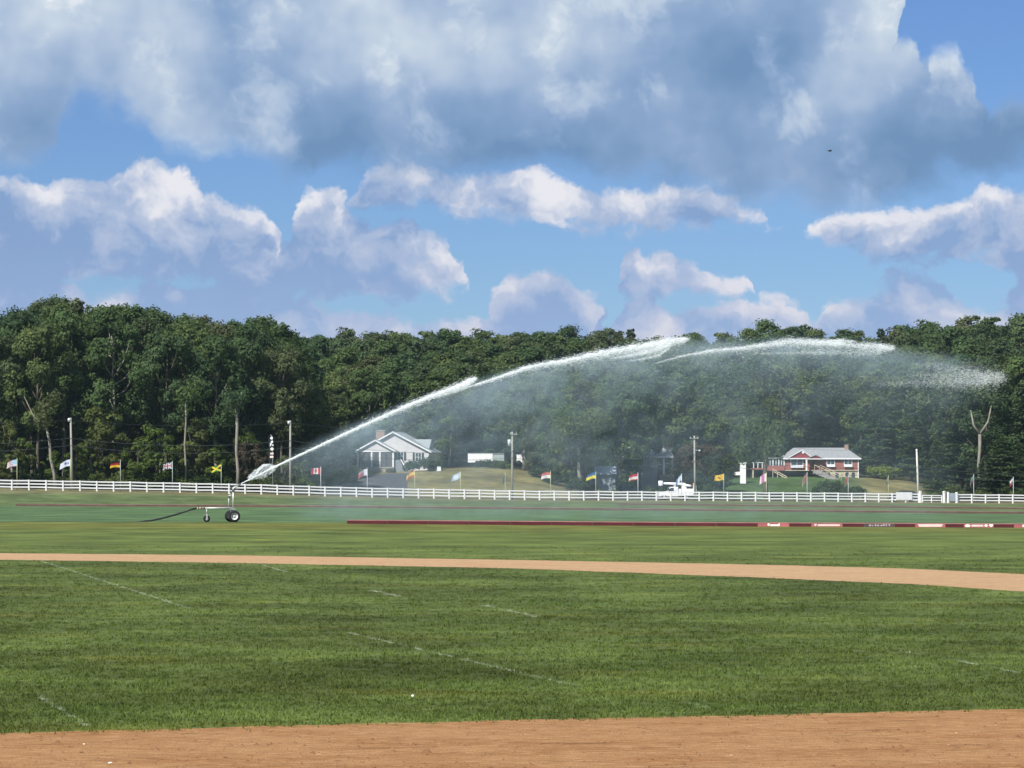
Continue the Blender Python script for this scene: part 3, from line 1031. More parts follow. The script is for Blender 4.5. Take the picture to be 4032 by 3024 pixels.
# ---- understory along the fence on the left
G_UND = 'understory saplings along the fence'
for i, px in enumerate([15, 95, 205, 300, 400, 470, 545, 620, 700, 770, 845, 905, 975, 1045, 1120, 1185]):
    off = 9 + (i * 5) % 7
    d = float(fence_depth_u((px - CX) / FPX)) + off
    top = [1640, 1720, 1760, 1740, 1560, 1700, 1700, 1650, 1740, 1640, 1730, 1760, 1690, 1760, 1780, 1800][i]
    tree_by_top('sapling', S_MESH[i % 4], 9.0, px, d, top, 'slim sunlit sapling just behind the white fence, ' + where_stand(px), G_UND, wide=0.95)
G_SHR = 'low shrubs along the edge of the wood'
for i in range(34):
    px = -30 + 38 * i + RNG.uniform(-10, 10)
    d = float(fence_depth_u((px - CX) / FPX)) + RNG.uniform(7.5, 15)
    meshes = SHL_MESH[i % 3] if i % 3 else SH_MESH[i % 3]
    plant('shrub', meshes, at_depth(px, d), RNG.uniform(1.4, 3.4), 2.0, 'low shrub at the foot of the stand, ' + where_stand(px), 'shrub', G_SHR, parts=('foliage', 'stems'))

# ------------------------------------------------------------------ road behind the fence, driveway
M_ASPH = material('asphalt', (0.070, 0.072, 0.078), 0.9, 0.18, 0.8, 0.2, bump=0.3, bscale=12)
M_DRIVE = material('worn_driveway_asphalt', (0.060, 0.064, 0.074), 0.9, 0.15, 0.5, 0.2, dirt=(0.10, 0.10, 0.10))


def sheet_xy(name, A, B, mat, lift=0.03, rows=8):
    """draped sheet between two polylines of world (x, y)"""
    A = np.array(A, float); B = np.array(B, float)
    n = len(A)
    v = []
    for j in range(rows + 1):
        xy = A + (B - A) * j / rows
        v.append(np.concatenate([xy, (ground_z(xy[:, 0], xy[:, 1]) + lift)[:, None]], 1))
    v = np.concatenate(v)
    i = np.arange(n * (rows + 1)).reshape(rows + 1, n)
    f = np.stack([i[:-1, :-1], i[:-1, 1:], i[1:, 1:], i[1:, :-1]], -1).reshape(-1, 4)
    return tag(link(name, mesh_np(name, v, f, True), mat), kind='structure')


us = (np.linspace(-600, 4700, 200) - CX) / FPX
fds = fence_depth_u(us)
sheet_xy('road', [(u * (d + 6.4), d + 6.4) for u, d in zip(us, fds)], [(u * (d + 12.4), d + 12.4) for u, d in zip(us, fds)], M_ASPH, 0.035, 10)
du = (np.linspace(1255, 1600, 40) - CX) / FPX
dd = fence_depth_u(du)
sheet_xy('driveway', [(u * (d + 12.6), d + 12.6) for u, d in zip(du, dd)], [(u * 0.985 * (d + 50), d + 50) for u, d in zip(du, dd)], M_DRIVE, 0.05, 24)

# ------------------------------------------------------------------ white three-rail fence
M_WHITE = material('white_fence_paint', (0.84, 0.84, 0.83), 0.6, 0.04, 1.2, 0.35, dirt=(0.72, 0.73, 0.69))
me_post = MB().box(-0.085, 0.085, -0.085, 0.085, -0.15, 1.46).mesh('post')
cap = MB().box(-0.10, 0.10, -0.10, 0.10, 1.462, 1.49); cap.prism([(-0.10, 1.492), (0.10, 1.492), (0.0, 1.545)], 'y', -0.10, 0.10)
me_rail = MB().box(0.0, 1.0, -0.022, 0.022, -0.094, 0.094).mesh('rail')
for m_ in (me_post, me_rail): m_.materials.append(M_WHITE)
_b = 0.014
RAILS = (1.33, 0.90, 0.45)


def fence_run(px0, px1, label, first_post=True):
    a = fence_pt(px0); b = fence_pt(px1)
    L = math.hypot(b.x - a.x, b.y - a.y)
    n = max(1, round(L / 2.43))
    root = empty('fence', a)
    tag(root, label, 'fence')
    pts = []
    for i in range(n + 1):
        x = a.x + (b.x - a.x) * i / n; y = a.y + (b.y - a.y) * i / n
        pts.append(Vector((x, y, GZ(x, y) + 0.02 * math.sin(i * 2.3))))
    for i, p in enumerate(pts):
        o = link('post', me_post, None, root, p - a)
        o.rotation_euler = (0.012 * math.sin(i * 1.7), 0.012 * math.cos(i * 2.9), math.atan2(b.y - a.y, b.x - a.x))
        if i < n:
            q = pts[i + 1]
            d = q - p
            hl = math.hypot(d.x, d.y)
            for k, h in enumerate(RAILS):
                r = link('rail', me_rail, None, root, p - a + Vector((0, 0, h + 0.012 * math.sin(i * 3.1 + k * 1.9))))
                r.scale = (d.length - 0.002, 1, 1)
                r.rotation_euler = (0, -math.atan2(d.z, hl), math.atan2(d.y, d.x))
    return root


fence_run(-90, 3618, 'long white three-rail fence crossing the view behind the field')
fence_run(3772, 4200, 'short run of white three-rail fence beyond the grey gate panel')

# gateway: stout end posts, a two-rail gate set back, a grey board panel
M_GREYP = material('grey_board', (0.36, 0.41, 0.47), 0.7, 0.1, 2.0, 0.2)


def stout_post(px, label, h=1.75):
    p = fence_pt(px)
    o = empty('gate_post', p, math.atan2(FM, 1))
    MB().box(-0.15, 0.15, -0.15, 0.15, -0.1, h).build('shaft', M_WHITE, o)
    c = MB().box(-0.19, 0.19, -0.19, 0.19, h + 0.002, h + 0.06)
    c.prism([(-0.19, h + 0.062), (0.19, h + 0.062), (0, h + 0.17)], 'y', -0.19, 0.19)
    c.build('cap', M_WHITE, o)
    tag(o, label, 'post')


stout_post(3623, 'stout white gate post at the end of the long fence', 1.70)
stout_post(3717, 'stout white gate post nearest the grey board panel', 1.70)


def gate():
    a = fence_pt(3632, 2.5); b = fence_pt(3708, 2.5)
    o = empty('gate', a)
    tag(o, 'low white two-rail gate set back between the stout gate posts', 'gate')
    d = b - a
    rz = math.atan2(d.y, d.x)
    for h in (0.35, 0.78, 1.12):
        r = link('rail', me_rail, None, o, Vector((0, 0, h))); r.scale = (d.length, 1.2, 0.85); r.rotation_euler = (0, -math.atan2(d.z, math.hypot(d.x, d.y)), rz)
    for t in (0.0, 0.47, 1.0):
        r = link('stile', me_post, None, o, d * t); r.scale = (0.7, 0.7, 0.76); r.rotation_euler = (0, 0, rz)


gate()


def panel_between(px0, px1):
    a = fence_pt(px0, -0.3); b = fence_pt(px1, -0.3)
    o = empty('board_screen', a)
    tag(o, 'grey board panel held between two white posts at the gateway', 'panel')
    d = b - a
    rz = math.atan2(d.y, d.x); L = math.hypot(d.x, d.y)
    for t in (0.0, 1.0):
        p = MB().box(-0.13, 0.13, -0.13, 0.13, -0.1, 1.74).build('post', M_WHITE, o, loc=d * t); p.rotation_euler = (0, 0, rz)
    n = 5
    for k in range(n):
        w = (L - 0.3) / n
        p = MB().box(0.15 + k * w + 0.01, 0.15 + (k + 1) * w - 0.01, -0.03, 0.03, 0.30, 1.58).build('board', M_GREYP, o); p.rotation_euler = (0, 0, rz)


panel_between(3733, 3766)


def banner():
    a = fence_pt(3528, -0.14); b = fence_pt(3592, -0.14)
    d = b - a
    mb = MB()
    n = 12
    vs = []
    for j in (0, 1):
        for i in range(n + 1):
            p = d * (i / n)
            vs.append((p.x, p.y - 0.015 * math.sin(i * 1.3 + j), p.z + (0.42 if j == 0 else 1.62)))
    front = [(i, i + 1, n + 2 + i, n + 1 + i) for i in range(n)]
    mb.add(vs, front)
    o = mb.build('banner', material('white_vinyl_banner', (0.82, 0.82, 0.82), 0.5, 0.03, 1.0, 0.3), None, False, a)
    so = o.modifiers.new('thick', 'SOLIDIFY'); so.thickness = 0.01
    tag(o, 'plain white banner tied to the fence below the dark car roof', 'banner')


banner()

# ------------------------------------------------------------------ red sideboards round the polo field
M_MAROON = material('maroon_board_paint', (0.072, 0.009, 0.014), 0.6, 0.25, 0.7, 0.3, dirt=(0.075, 0.012, 0.016))
M_FADED = material('faded_pink_board_edge', (0.34, 0.16, 0.15), 0.8, 0.2, 1.0, 0.2)
M_PINKB = material('sun_bleached_red_board', (0.36, 0.105, 0.115), 0.8, 0.2, 0.8, 0.2)
M_PLUM = material('dark_plum_board', (0.075, 0.050, 0.065), 0.7, 0.2, 0.8, 0.2)
M_SIGNW = material('sign_white', (0.80, 0.79, 0.70), 0.6, 0.04, 2.0, 0.3)
M_SIGNP = material('sign_pale_pink', (0.66, 0.52, 0.49), 0.7, 0.08, 2.0, 0.3)
M_SIGNG = material('sign_grey_lettering', (0.40, 0.34, 0.35), 0.7, 0.08, 2.0, 0.3)
M_OLD = material('weathered_dull_red_board', (0.115, 0.062, 0.052), 0.8, 0.25, 0.5, 0.2)
M_OLDTOP = material('weathered_board_edge', (0.24, 0.18, 0.15), 0.8, 0.2, 0.5, 0.2)


def board_line(px0, py0, px1, py1, step, h, label, face, edge, gap=0.02):
    """a low sideboard as a row of boards, each with its worn top edge"""
    A = ground_hit(px0, py0); B = ground_hit(px1, py1)
    root = empty('sideboard', A)
    tag(root, label, 'board')
    L = (B - A).length
    n = max(1, round(L / step))
    for i in range(n):
        p = A + (B - A) * (i / n); q = A + (B - A) * ((i + 1) / n)
        p.z = GZ(p.x, p.y); q.z = GZ(q.x, q.y)
        d = q - p
        o = MB().box(gap / 2, d.length - gap / 2, -0.03, 0.03, -0.03, h * 0.80).build('board', face, root, loc=p - A)
        o.rotation_euler = (0.03 * math.sin(i * 2.1), -math.atan2(d.z, math.hypot(d.x, d.y)), math.atan2(d.y, d.x))
        MB().box(gap / 2, d.length - gap / 2, -0.045, 0.045, h * 0.802, h).build('top_edge', edge, o)
    return root


nb_ = board_line(1366, 2062.5, 2984, 2073, 3.05, 0.30, 'long dark maroon sideboard nearest the track, with a pink worn top edge', M_MAROON, M_FADED)
board_line(62, 1992, 4250, 2023, 3.66, 0.26, 'weathered far sideboard running the whole width behind the water cart', M_OLD, M_OLDTOP)
board_line(2434, 1987, 4250, 2005, 3.66, 0.24, 'short weathered sideboard closest to the fence by the gate', M_OLD, M_OLDTOP)


def advert_boards():
    A = ground_hit(2984, 2073); B = ground_hit(4120, 2078)
    root = empty('advert_sideboard', A)
    tag(root, 'maroon sideboard with pale advert panels at the right of the track', 'board')
    d = (B - A); d.z = 0
    dirn = d.normalized()
    rz = math.atan2(d.y, d.x)

    def X0(px):   # pixel column -> distance along the line
        u = (px - CX) / FPX
        t = (u * A.y - A.x) / (dirn.x - u * dirn.y)
        return t

    def piece(px0, px1, face, edge):
        s0, s1 = X0(px0), X0(px1)
        p = A + dirn * s0; p.z = GZ(p.x, p.y)
        o = MB().box(0.012, s1 - s0 - 0.012, -0.03, 0.03, -0.03, 0.24).build('board', face, root, loc=p - A)
        o.rotation_euler = (0, 0, rz)
        MB().box(0.012, s1 - s0 - 0.012, -0.045, 0.045, 0.242, 0.30).build('top_edge', edge, o)
        return o, s0

    def mark(o, s0, px0, px1, z0, z1, mat, shape='box', name='sign'):
        a, b = X0(px0) - s0, X0(px1) - s0
        y0, y1 = -0.046, -0.033
        mb = MB()
        if shape == 'box':
            mb.box(a, b, y0, y1, z0, z1)
        elif shape == 'oval':
            mb.prism([((a + b) / 2 + (b - a) / 2 * math.cos(t), (z0 + z1) / 2 + (z1 - z0) / 2 * math.sin(t)) for t in [2 * math.pi * k / 14 for k in range(14)]], 'y', y0, y1)
        elif shape == 'shield':
            mb.prism([(a, z1), (b, z1), (b, (z0 + z1) / 2), ((a + b) / 2, z0), (a, (z0 + z1) / 2)], 'y', y0, y1)
        elif shape == 'trapezoid':
            w = (b - a) * 0.07
            mb.prism([(a, z1), (b, z1), (b - w, z0), (a + w, z0)], 'y', y0, y1)
        mb.build(name, mat, o)

    o, s = piece(2984, 3107, M_PINKB, M_FADED)
    mark(o, s, 3022, 3031, 0.05, 0.235, M_SIGNW, 'oval', 'emblem'); mark(o, s, 3033, 3070, 0.03, 0.15, M_SIGNW); mark(o, s, 3065, 3071, 0.152, 0.22, M_SIGNW, 'box', 'lettering')
    piece(3107, 3195, M_MAROON, M_FADED)
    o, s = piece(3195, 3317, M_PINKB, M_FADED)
    mark(o, s, 3206, 3216, 0.03, 0.21, M_SIGNP, 'shield', 'emblem'); mark(o, s, 3220, 3307, 0.05, 0.18, M_SIGNP)
    piece(3317, 3403, M_MAROON, M_FADED)
    o, s = piece(3403, 3521, M_PLUM, M_FADED)
    for i, (a, b, hh) in enumerate([(3421, 3430, 0.19), (3432, 3439, 0.15), (3444, 3451, 0.2), (3454, 3462, 0.18), (3466, 3475, 0.17), (3476, 3484, 0.2), (3487, 3493, 0.21), (3499, 3505, 0.21)]):
        mark(o, s, a, b, 0.05, hh, M_SIGNG, 'oval' if i % 2 == 0 or i == 3 else 'shield', 'letter')
    piece(3521, 3604, M_MAROON, M_FADED)
    o, s = piece(3604, 3722, M_PINKB, M_FADED)
    mark(o, s, 3613, 3714, 0.03, 0.225, M_SIGNP, 'trapezoid')
    piece(3722, 3795, M_MAROON, M_FADED)
    o, s = piece(3795, 3912, M_PINKB, M_FADED)
    mark(o, s, 3799, 3821, 0.02, 0.23, M_SIGNW, 'oval', 'emblem'); mark(o, s, 3825, 3872, 0.06, 0.20, M_SIGNP)
    mark(o, s, 3876, 3889, 0.05, 0.23, M_SIGNW, 'oval', 'emblem'); mark(o, s, 3895, 3910, 0.02, 0.235, M_SIGNW, 'shield', 'emblem')
    piece(3912, 3993, M_MAROON, M_FADED)
    o, s = piece(3993, 4110, M_PINKB, M_FADED)
    mark(o, s, 4026, 4060, 0.05, 0.22, M_SIGNW)


advert_boards()

# ------------------------------------------------------------------ flags on the fence
def cloth_material(name):
    mt = bpy.data.materials.new(name)
    mt.use_nodes = True
    t = NT(mt.node_tree); t.n.clear()
    at = t.node('ShaderNodeAttribute', attribute_name='print')
    c = X(t, at.outputs['Color'])
    d = t.node('ShaderNodeBsdfDiffuse'); t.plug(d.inputs['Color'], c)
    tr = t.node('ShaderNodeBsdfTranslucent'); t.plug(tr.inputs['Color'], c)
    mx = t.node('ShaderNodeMixShader'); mx.inputs[0].default_value = 0.35
    t.l.new(d.outputs[0], mx.inputs[1]); t.l.new(tr.outputs[0], mx.inputs[2])
    o = t.node('ShaderNodeOutputMaterial'); t.l.new(mx.outputs[0], o.inputs[0])
    return mt


M_CLOTH = cloth_material('printed_flag_cloth')
M_POLEG = material('pale_green_flagpole', (0.34, 0.42, 0.36), 0.5, 0.1, 1.0, 0.4)
M_POLEY = material('yellowed_flagpole', (0.42, 0.43, 0.24), 0.5, 0.1, 1.0, 0.4)
M_POLEW = material('grey_white_flagpole', (0.52, 0.54, 0.55), 0.5, 0.1, 1.0, 0.4)
Wt, Rd, Bl, Yl, Bk, Gn = (0.78, 0.80, 0.82), (0.55, 0.035, 0.05), (0.03, 0.10, 0.35), (0.75, 0.52, 0.03), (0.02, 0.02, 0.025), (0.03, 0.20, 0.07)


def flag_mesh(pattern, fly, drop, seed, length=1.5, hoist=0.92):
    """cloth from the hoist (s=0) to the fly; fly = how far it blows out (1 flat .. 0 limp)"""
    rng = np.random.default_rng(seed)
    ns, nt = 26, 18
    ph = rng.uniform(0, 6)
    v = np.zeros((ns + 1, nt + 1, 3))
    for i in range(ns + 1):
        s = i / ns
        for j in range(nt + 1):
            t = j / nt
            x = -s * length * (0.12 + 0.88 * fly) * (1 - 0.1 * s * (1 - t))
            wave = 0.11 * math.sin(s * 7.5 + ph + t * 1.2) * min(1, s * 3) + (1 - fly) * 0.16 * math.sin(s * 15 + ph)
            z = -t * hoist * (1 - 0.12 * s) - drop * s ** 1.25 - (1 - fly) * 0.75 * s * length * (0.55 + 0.3 * t) + 0.04 * math.sin(s * 6 + ph)
            v[i, j] = (x, wave, z)
    idx = np.arange((ns + 1) * (nt + 1)).reshape(ns + 1, nt + 1)
    f = np.stack([idx[:-1, :-1], idx[1:, :-1], idx[1:, 1:], idx[:-1, 1:]], -1).reshape(-1, 4)
    me = mesh_np('cloth', v.reshape(-1, 3), f, True)
    at = me.color_attributes.new('print', 'FLOAT_COLOR', 'POINT')
    c = np.ones((len(me.vertices), 4), np.float32)
    for i in range(ns + 1):
        for j in range(nt + 1):
            c[i * (nt + 1) + j, :3] = pattern(i / ns, j / nt)
    at.data.foreach_set('color', c.ravel())
    me.materials.append(M_CLOTH)
    return me


def flagpole(px, py_top, pattern, fly, drop, label, pole=None, seed=0, off=0.5, thick=0.045, length=1.5, hoist=0.92):
    p = fence_pt(px, off)
    top = CAMH - (py_top - HY) * p.y / FPX
    h = top - p.z
    o = empty('flag', p)
    tag(o, label, 'flag', 'flags along the fence')
    MB().tube([(0, 0, -0.1), (0, 0, h)], [thick, thick * 0.85], 10).build('pole', pole or M_POLEG, o, True)
    MB().lathe([(h, 0.0), (h + 0.02, 0.05), (h + 0.07, 0.045), (h + 0.10, 0.0)], 10, 'z').build('finial', pole or M_POLEG, o, True)
    link('cloth', flag_mesh(pattern, fly, drop, seed, length, hoist), None, o, Vector((-thick, 0, h - 0.06)))
    return o


LB = (0.36, 0.62, 0.85)
def f_us(s, t): return LB if s < 0.42 and t < 0.75 else ((0.62, 0.33, 0.38) if int(t * 7) % 2 == 0 else Wt)
def f_blue_mark(s, t): return (0.10, 0.13, 0.38) if (abs(s - 0.42) < 0.09 and 0.28 < t < 0.62) or (abs(s - 0.2) < 0.05 and 0.35 < t < 0.7) else (0.72, 0.77, 0.90)
def f_germany(s, t): return Bk if t < 0.33 else ((0.33, 0.03, 0.03) if t < 0.62 else (0.72, 0.46, 0.06))
def f_union(s, t): return Rd if abs(s - 0.5) < 0.07 or abs(t - 0.5) < 0.09 else (Wt if abs(s - 0.5) < 0.13 or abs(t - 0.5) < 0.16 or abs(abs(s - 0.5) - abs(t - 0.5)) < 0.09 else (0.10, 0.14, 0.28))
def f_jam(s, t): return (0.85, 0.72, 0.06) if min(abs(s - t), abs(s - (1 - t))) < 0.17 else (Gn if abs(t - 0.5) > abs(s - 0.5) else Bk)
def f_canada(s, t): return Rd if s < 0.25 or s > 0.75 or (abs(s - 0.5) < 0.13 - abs(t - 0.45) * 0.22) else Wt
def f_chile(s, t): return (0.72, 0.76, 0.82) if s < 0.36 else ((0.40, 0.10, 0.12) if t > 0.42 else (0.45, 0.33, 0.38))
def f_spain(s, t): return (0.75, 0.58, 0.20) if 0.22 < t < 0.68 else (0.55, 0.16, 0.10)
def f_arg(s, t): return (0.80, 0.84, 0.88) if 0.33 < t < 0.67 else (0.55, 0.72, 0.86)
def f_grey(s, t): return (0.24, 0.30, 0.31) if t < 0.5 else (0.33, 0.38, 0.38)
def f_mono(s, t): return (0.62, 0.16, 0.15) if t < 0.5 else (0.82, 0.82, 0.80)
def f_ukr(s, t): return (0.05, 0.14, 0.36) if t < 0.5 else (0.80, 0.70, 0.08)
def f_red3(s, t): return (0.50, 0.03, 0.06) if t < 0.40 else ((0.80, 0.72, 0.70) if t < 0.85 else (0.55, 0.10, 0.08))
def f_bluew(s, t): return (0.16, 0.24, 0.42) if t < 0.22 or s > 0.72 else (0.80, 0.85, 0.90)
def f_yellow(s, t): return (0.16, 0.10, 0.02) if abs(s - 0.5 + (t - 0.5) * 0.7) < 0.11 and 0.3 < t < 0.75 else (0.85, 0.55, 0.05)
def f_pink(s, t): return (0.78, 0.25, 0.48) if 0.28 < s < 0.72 else (0.82, 0.74, 0.77)
def f_brown(s, t): return (0.40, 0.22, 0.20) if s < 0.55 else (0.48, 0.36, 0.32)
def f_redlimp(s, t): return (0.55, 0.16, 0.13) if t < 0.7 else (0.42, 0.34, 0.30)
def f_cream(s, t): return (0.52, 0.46, 0.32) if t < 0.5 else (0.40, 0.36, 0.26)
def f_teal(s, t): return (0.22, 0.40, 0.36) if t < 0.55 else (0.32, 0.20, 0.22)
def f_wr(s, t): return (0.78, 0.78, 0.76) if t < 0.45 else ((0.46, 0.12, 0.12) if s > 0.3 else (0.10, 0.14, 0.12))


FLAGS = [(67, 1806, f_us, 0.92, 0.42, 'flag with pale blue hoist and pink stripes, leftmost on the fence', M_POLEY, {}),
         (277, 1807, f_blue_mark, 1.0, 0.62, 'white flag with dark blue marks beside the leftmost utility pole', M_POLEY, {}),
         (474, 1812, f_germany, 0.95, 0.18, 'black, dark red and gold striped flag before the tall stand', M_POLEG, {}),
         (679, 1817, f_union, 0.88, 0.28, 'dark blue flag with red and white crosses before the tall stand', M_POLEG, {}),
         (871, 1829, f_jam, 0.95, 0.25, 'green flag with yellow diagonal bands left of the water cart', M_POLEG, {}),
         (1263, 1839, f_canada, 0.92, 0.15, 'red and white flag with red emblem below the water jet', M_POLEW, {}),
         (1446, 1844, f_chile, 0.86, 0.50, 'flag with white hoist and dull red fly before the driveway', M_POLEW, {}),
         (1633, 1849, f_spain, 0.80, 0.62, 'drooping red and yellow flag in front of the grey gabled house', M_POLEY, {}),
         (1813, 1858, f_arg, 0.86, 0.52, 'white and pale blue flag before the dry lawn', M_POLEY, {}),
         (1989, 1864, f_grey, 0.12, 0.2, 'limp grey flag just left of the pole with the transformer', M_POLEY, {}),
         (2168, 1856, f_mono, 0.92, 0.22, 'flag red above white before the dry lawn edge', M_POLEY, {}),
         (2346, 1858, f_ukr, 0.94, 0.38, 'flag blue above yellow before the small blue-grey shed', M_POLEY, {}),
         (2512, 1862, f_red3, 0.90, 0.34, 'dark red and white striped flag left of the bucket truck', M_POLEW, {}),
         (2684, 1866, f_bluew, 0.52, 0.55, 'white flag with blue edges rising behind the bucket truck', M_POLEW, {}),
         (2850, 1866, f_yellow, 0.95, 0.16, 'bright yellow flag with a dark emblem right of the bucket truck', M_POLEG, {}),
         (3018, 1861, f_pink, 0.66, 0.35, 'pink and white flag before the brick house', M_POLEY, dict(hoist=1.25, length=1.45)),
         (3178, 1861, f_brown, 0.40, 0.55, 'dull red-brown flag hanging below the white porch post', M_POLEW, dict(hoist=1.2)),
         (3340, 1872, f_redlimp, 0.26, 0.3, 'limp red flag before the stairs of the brick house', M_POLEW, {}),
         (3498, 1873, f_cream, 0.10, 0.2, 'limp cream flag just left of the white banner', M_POLEY, {}),
         (3834, 1870, f_teal, 0.26, 0.3, 'limp teal flag right of the grey gate panel', M_POLEW, {}),
         (3990, 1879, f_wr, 0.34, 0.35, 'limp white and red flag, rightmost on the fence', M_POLEW, {})]
for k, (px, py, pat, fly, drop, lab, pole, kw) in enumerate(FLAGS):
    flagpole(px, py, pat, fly, drop, lab, pole, 40 + k, **kw)


def feather_banner():
    p = fence_pt(1074, 1.2)
    sc = p.y / FPX
    top = CAMH - (1712 - HY) * sc
    h = top - p.z
    o = empty('feather_banner', p)
    tag(o, 'tall narrow black feather banner with white lettering beside the water jet', 'banner')
    MB().tube([(0, 0, -0.1), (0, 0, h - 1.0), (-0.1, 0, h - 0.25), (-0.32, 0, h)], [0.035, 0.03, 0.025, 0.02], 8).build('pole', M_POLEW, o, True)
    w = 0.62
    z1, z0 = h - 0.02, h - 3.95
    n = 24
    vs = []
    for i in range(n + 1):
        t = i / n
        z = z0 + (z1 - z0) * t
        xr = 0.0 if t < 0.75 else -0.32 * ((t - 0.75) / 0.25) ** 1.6
        xl = -w if t < 0.9 else -w + (w - 0.34) * ((t - 0.9) / 0.1) ** 2
        xl -= 0.03 * math.sin(t * 9)
        for k in range(5):
            vs.append((xr + (xl - xr) * k / 4, 0.04 * math.sin(t * 7 + k), z))
    fs = [(i * 5 + k, i * 5 + k + 1, (i + 1) * 5 + k + 1, (i + 1) * 5 + k) for i in range(n) for k in range(4)]
    MB().add(vs, fs).build('cloth', material('black_banner_cloth', (0.015, 0.018, 0.022), 0.8, 0.1, 2.0, 0.2), o, True)
    white = material('banner_white_print', (0.72, 0.74, 0.74), 0.7, 0.06, 2.0, 0.2)
    pink = material('banner_pale_pink_print', (0.72, 0.58, 0.56), 0.7, 0.06, 2.0, 0.2)

    def blob(cx, cz, rx, rz, mat, square=False):
        if square:
            pts = [(cx - rx, cz - rz), (cx + rx, cz - rz * 0.7), (cx + rx * 0.85, cz + rz), (cx - rx, cz + rz * 0.9)]
        else:
            pts = [(cx + rx * math.cos(a), cz + rz * math.sin(a)) for a in [2 * math.pi * k / 12 for k in range(12)]]
        MB().prism(pts, 'y', -0.075, -0.06).build('lettering', mat, o)
    u = FPX / p.y
    def zz(py): return CAMH - (py - HY) / u - p.z
    def xx(px): return (px - 1074) / u
    blob(xx(1077) - 0.28, zz(1725), 0.20, 0.21, white)
    blob(xx(1071), zz(1740), 0.16, 0.16, white, True)
    blob(xx(1067), zz(1751), 0.14, 0.24, white, True)
    blob(xx(1072), zz(1753), 0.20, 0.10, white, True)
    blob(xx(1071), zz(1768), 0.24, 0.22, white)
    blob(xx(1071), zz(1786), 0.25, 0.14, pink, True)
    blob(xx(1070), zz(1799), 0.26, 0.17, pink, True)


feather_banner()

# ------------------------------------------------------------------ utility poles and wires
M_WOODP = material('weathered_utility_pole', (0.29, 0.285, 0.25), 0.9, 0.2, 1.5, 0.1, stretch=(3, 3, 0.3))
M_WOODW = material('pale_utility_pole', (0.55, 0.55, 0.47), 0.9, 0.15, 1.5, 0.1, stretch=(3, 3, 0.3))
M_STEEL = material('galvanised_steel', (0.50, 0.53, 0.54), 0.45, 0.1, 3.0, 0.5, metal=0.4)
M_CANGREY = material('transformer_grey', (0.58, 0.62, 0.64), 0.5, 0.08, 2.0, 0.4)
M_WIRE = material('dark_wire', (0.06, 0.065, 0.07), 0.6, 0.1, 1.0, 0.3)
POLES = {}


def utility_pole(px, py_top, label, off, mat, arm=None, can=None, lean=0.0, r=0.17, lamp=None, cap=False):
    p = fence_pt(px, off)
    u = FPX / p.y
    h = CAMH - (py_top - HY) / u - p.z
    o = empty('utility_pole', p)
    tag(o, label, 'utility pole', 'utility poles along the road')
    MB().tube([(0, 0, -0.3), (lean * 0.5, 0, h * 0.5), (lean, 0, h)], [r, r * 0.9, r * 0.75], 12).build('shaft', mat, o, True)
    if arm:
        z = h - 0.45
        MB().box(lean - arm[0], lean + arm[1], -0.07 - r, -r + 0.05, z, z + 0.13).build('crossarm', mat, o)
        for x in (-arm[0] + 0.12, 0.0, arm[1] - 0.12):
            MB().lathe([(z + 0.132, 0.035), (z + 0.2, 0.055), (z + 0.26, 0.05), (z + 0.33, 0.0)], 8, 'z', (lean + x, -r, 0)).build('insulator', M_CANGREY, o, True)
    if can:
        zc = h - can
        MB().lathe([(zc - 0.5, 0.0), (zc - 0.49, 0.24), (zc + 0.40, 0.26), (zc + 0.46, 0.22), (zc + 0.50, 0.0)], 14, 'z', (lean - r - 0.27, 0, 0)).build('transformer', M_CANGREY, o, True)
        MB().box(lean - r - 0.06, lean - r * 0.6, -0.08, 0.08, zc - 0.1, zc + 0.2).build('bracket', M_STEEL, o)
    if cap:
        MB().lathe([(h - 0.55, 0.0), (h - 0.54, 0.19), (h - 0.1, 0.20), (h - 0.04, 0.0)], 12, 'z', (lean - 0.2, -0.08, 0)).build('cutout_switch', M_CANGREY, o, True)
    if lamp:
        MB().tube([(lean, -r, lamp), (lean + 0.7, -r - 0.2, lamp + 0.06)], 0.03, 6).build('lamp_arm', M_STEEL, o, True)
        MB().lathe([(0, 0.0), (0.03, 0.13), (0.2, 0.17), (0.26, 0.1), (0.30, 0.0)], 12, 'z', (lean + 0.78, -r - 0.22, lamp - 0.16)).build('lamp_head', M_CANGREY, o, True)
    POLES[px] = p + Vector((lean, -r, h - 0.3))
    return o


utility_pole(285, 1645, 'weathered utility pole among the tall stand, leftmost pole', 4.5, M_WOODP, None, None, -0.25, cap=True)
utility_pole(1143, 1656, 'grey utility pole crossed by the water jet', 3.0, M_WOODP, None, None, 0.0, cap=True)
utility_pole(2017, 1700, 'utility pole with a hanging transformer above the dry lawn', 3.5, M_WOODP, (0.35, 0.75), 1.65)
utility_pole(2737, 1716, 'utility pole with a crossarm and lamp behind the bucket truck', 4.2, M_WOODP, (0.75, 0.65), None, -0.12, lamp=7.7)
utility_pole(3617, 1768, 'pale leaning utility pole beside the gateway', 3.2, M_WOODW, None, None, -0.32)
POLES[-700] = fence_pt(-700, 4.5) + Vector((0, 0, 9.5))
POLES[4500] = fence_pt(4500, 4.0) + Vector((0, 0, 8.0))


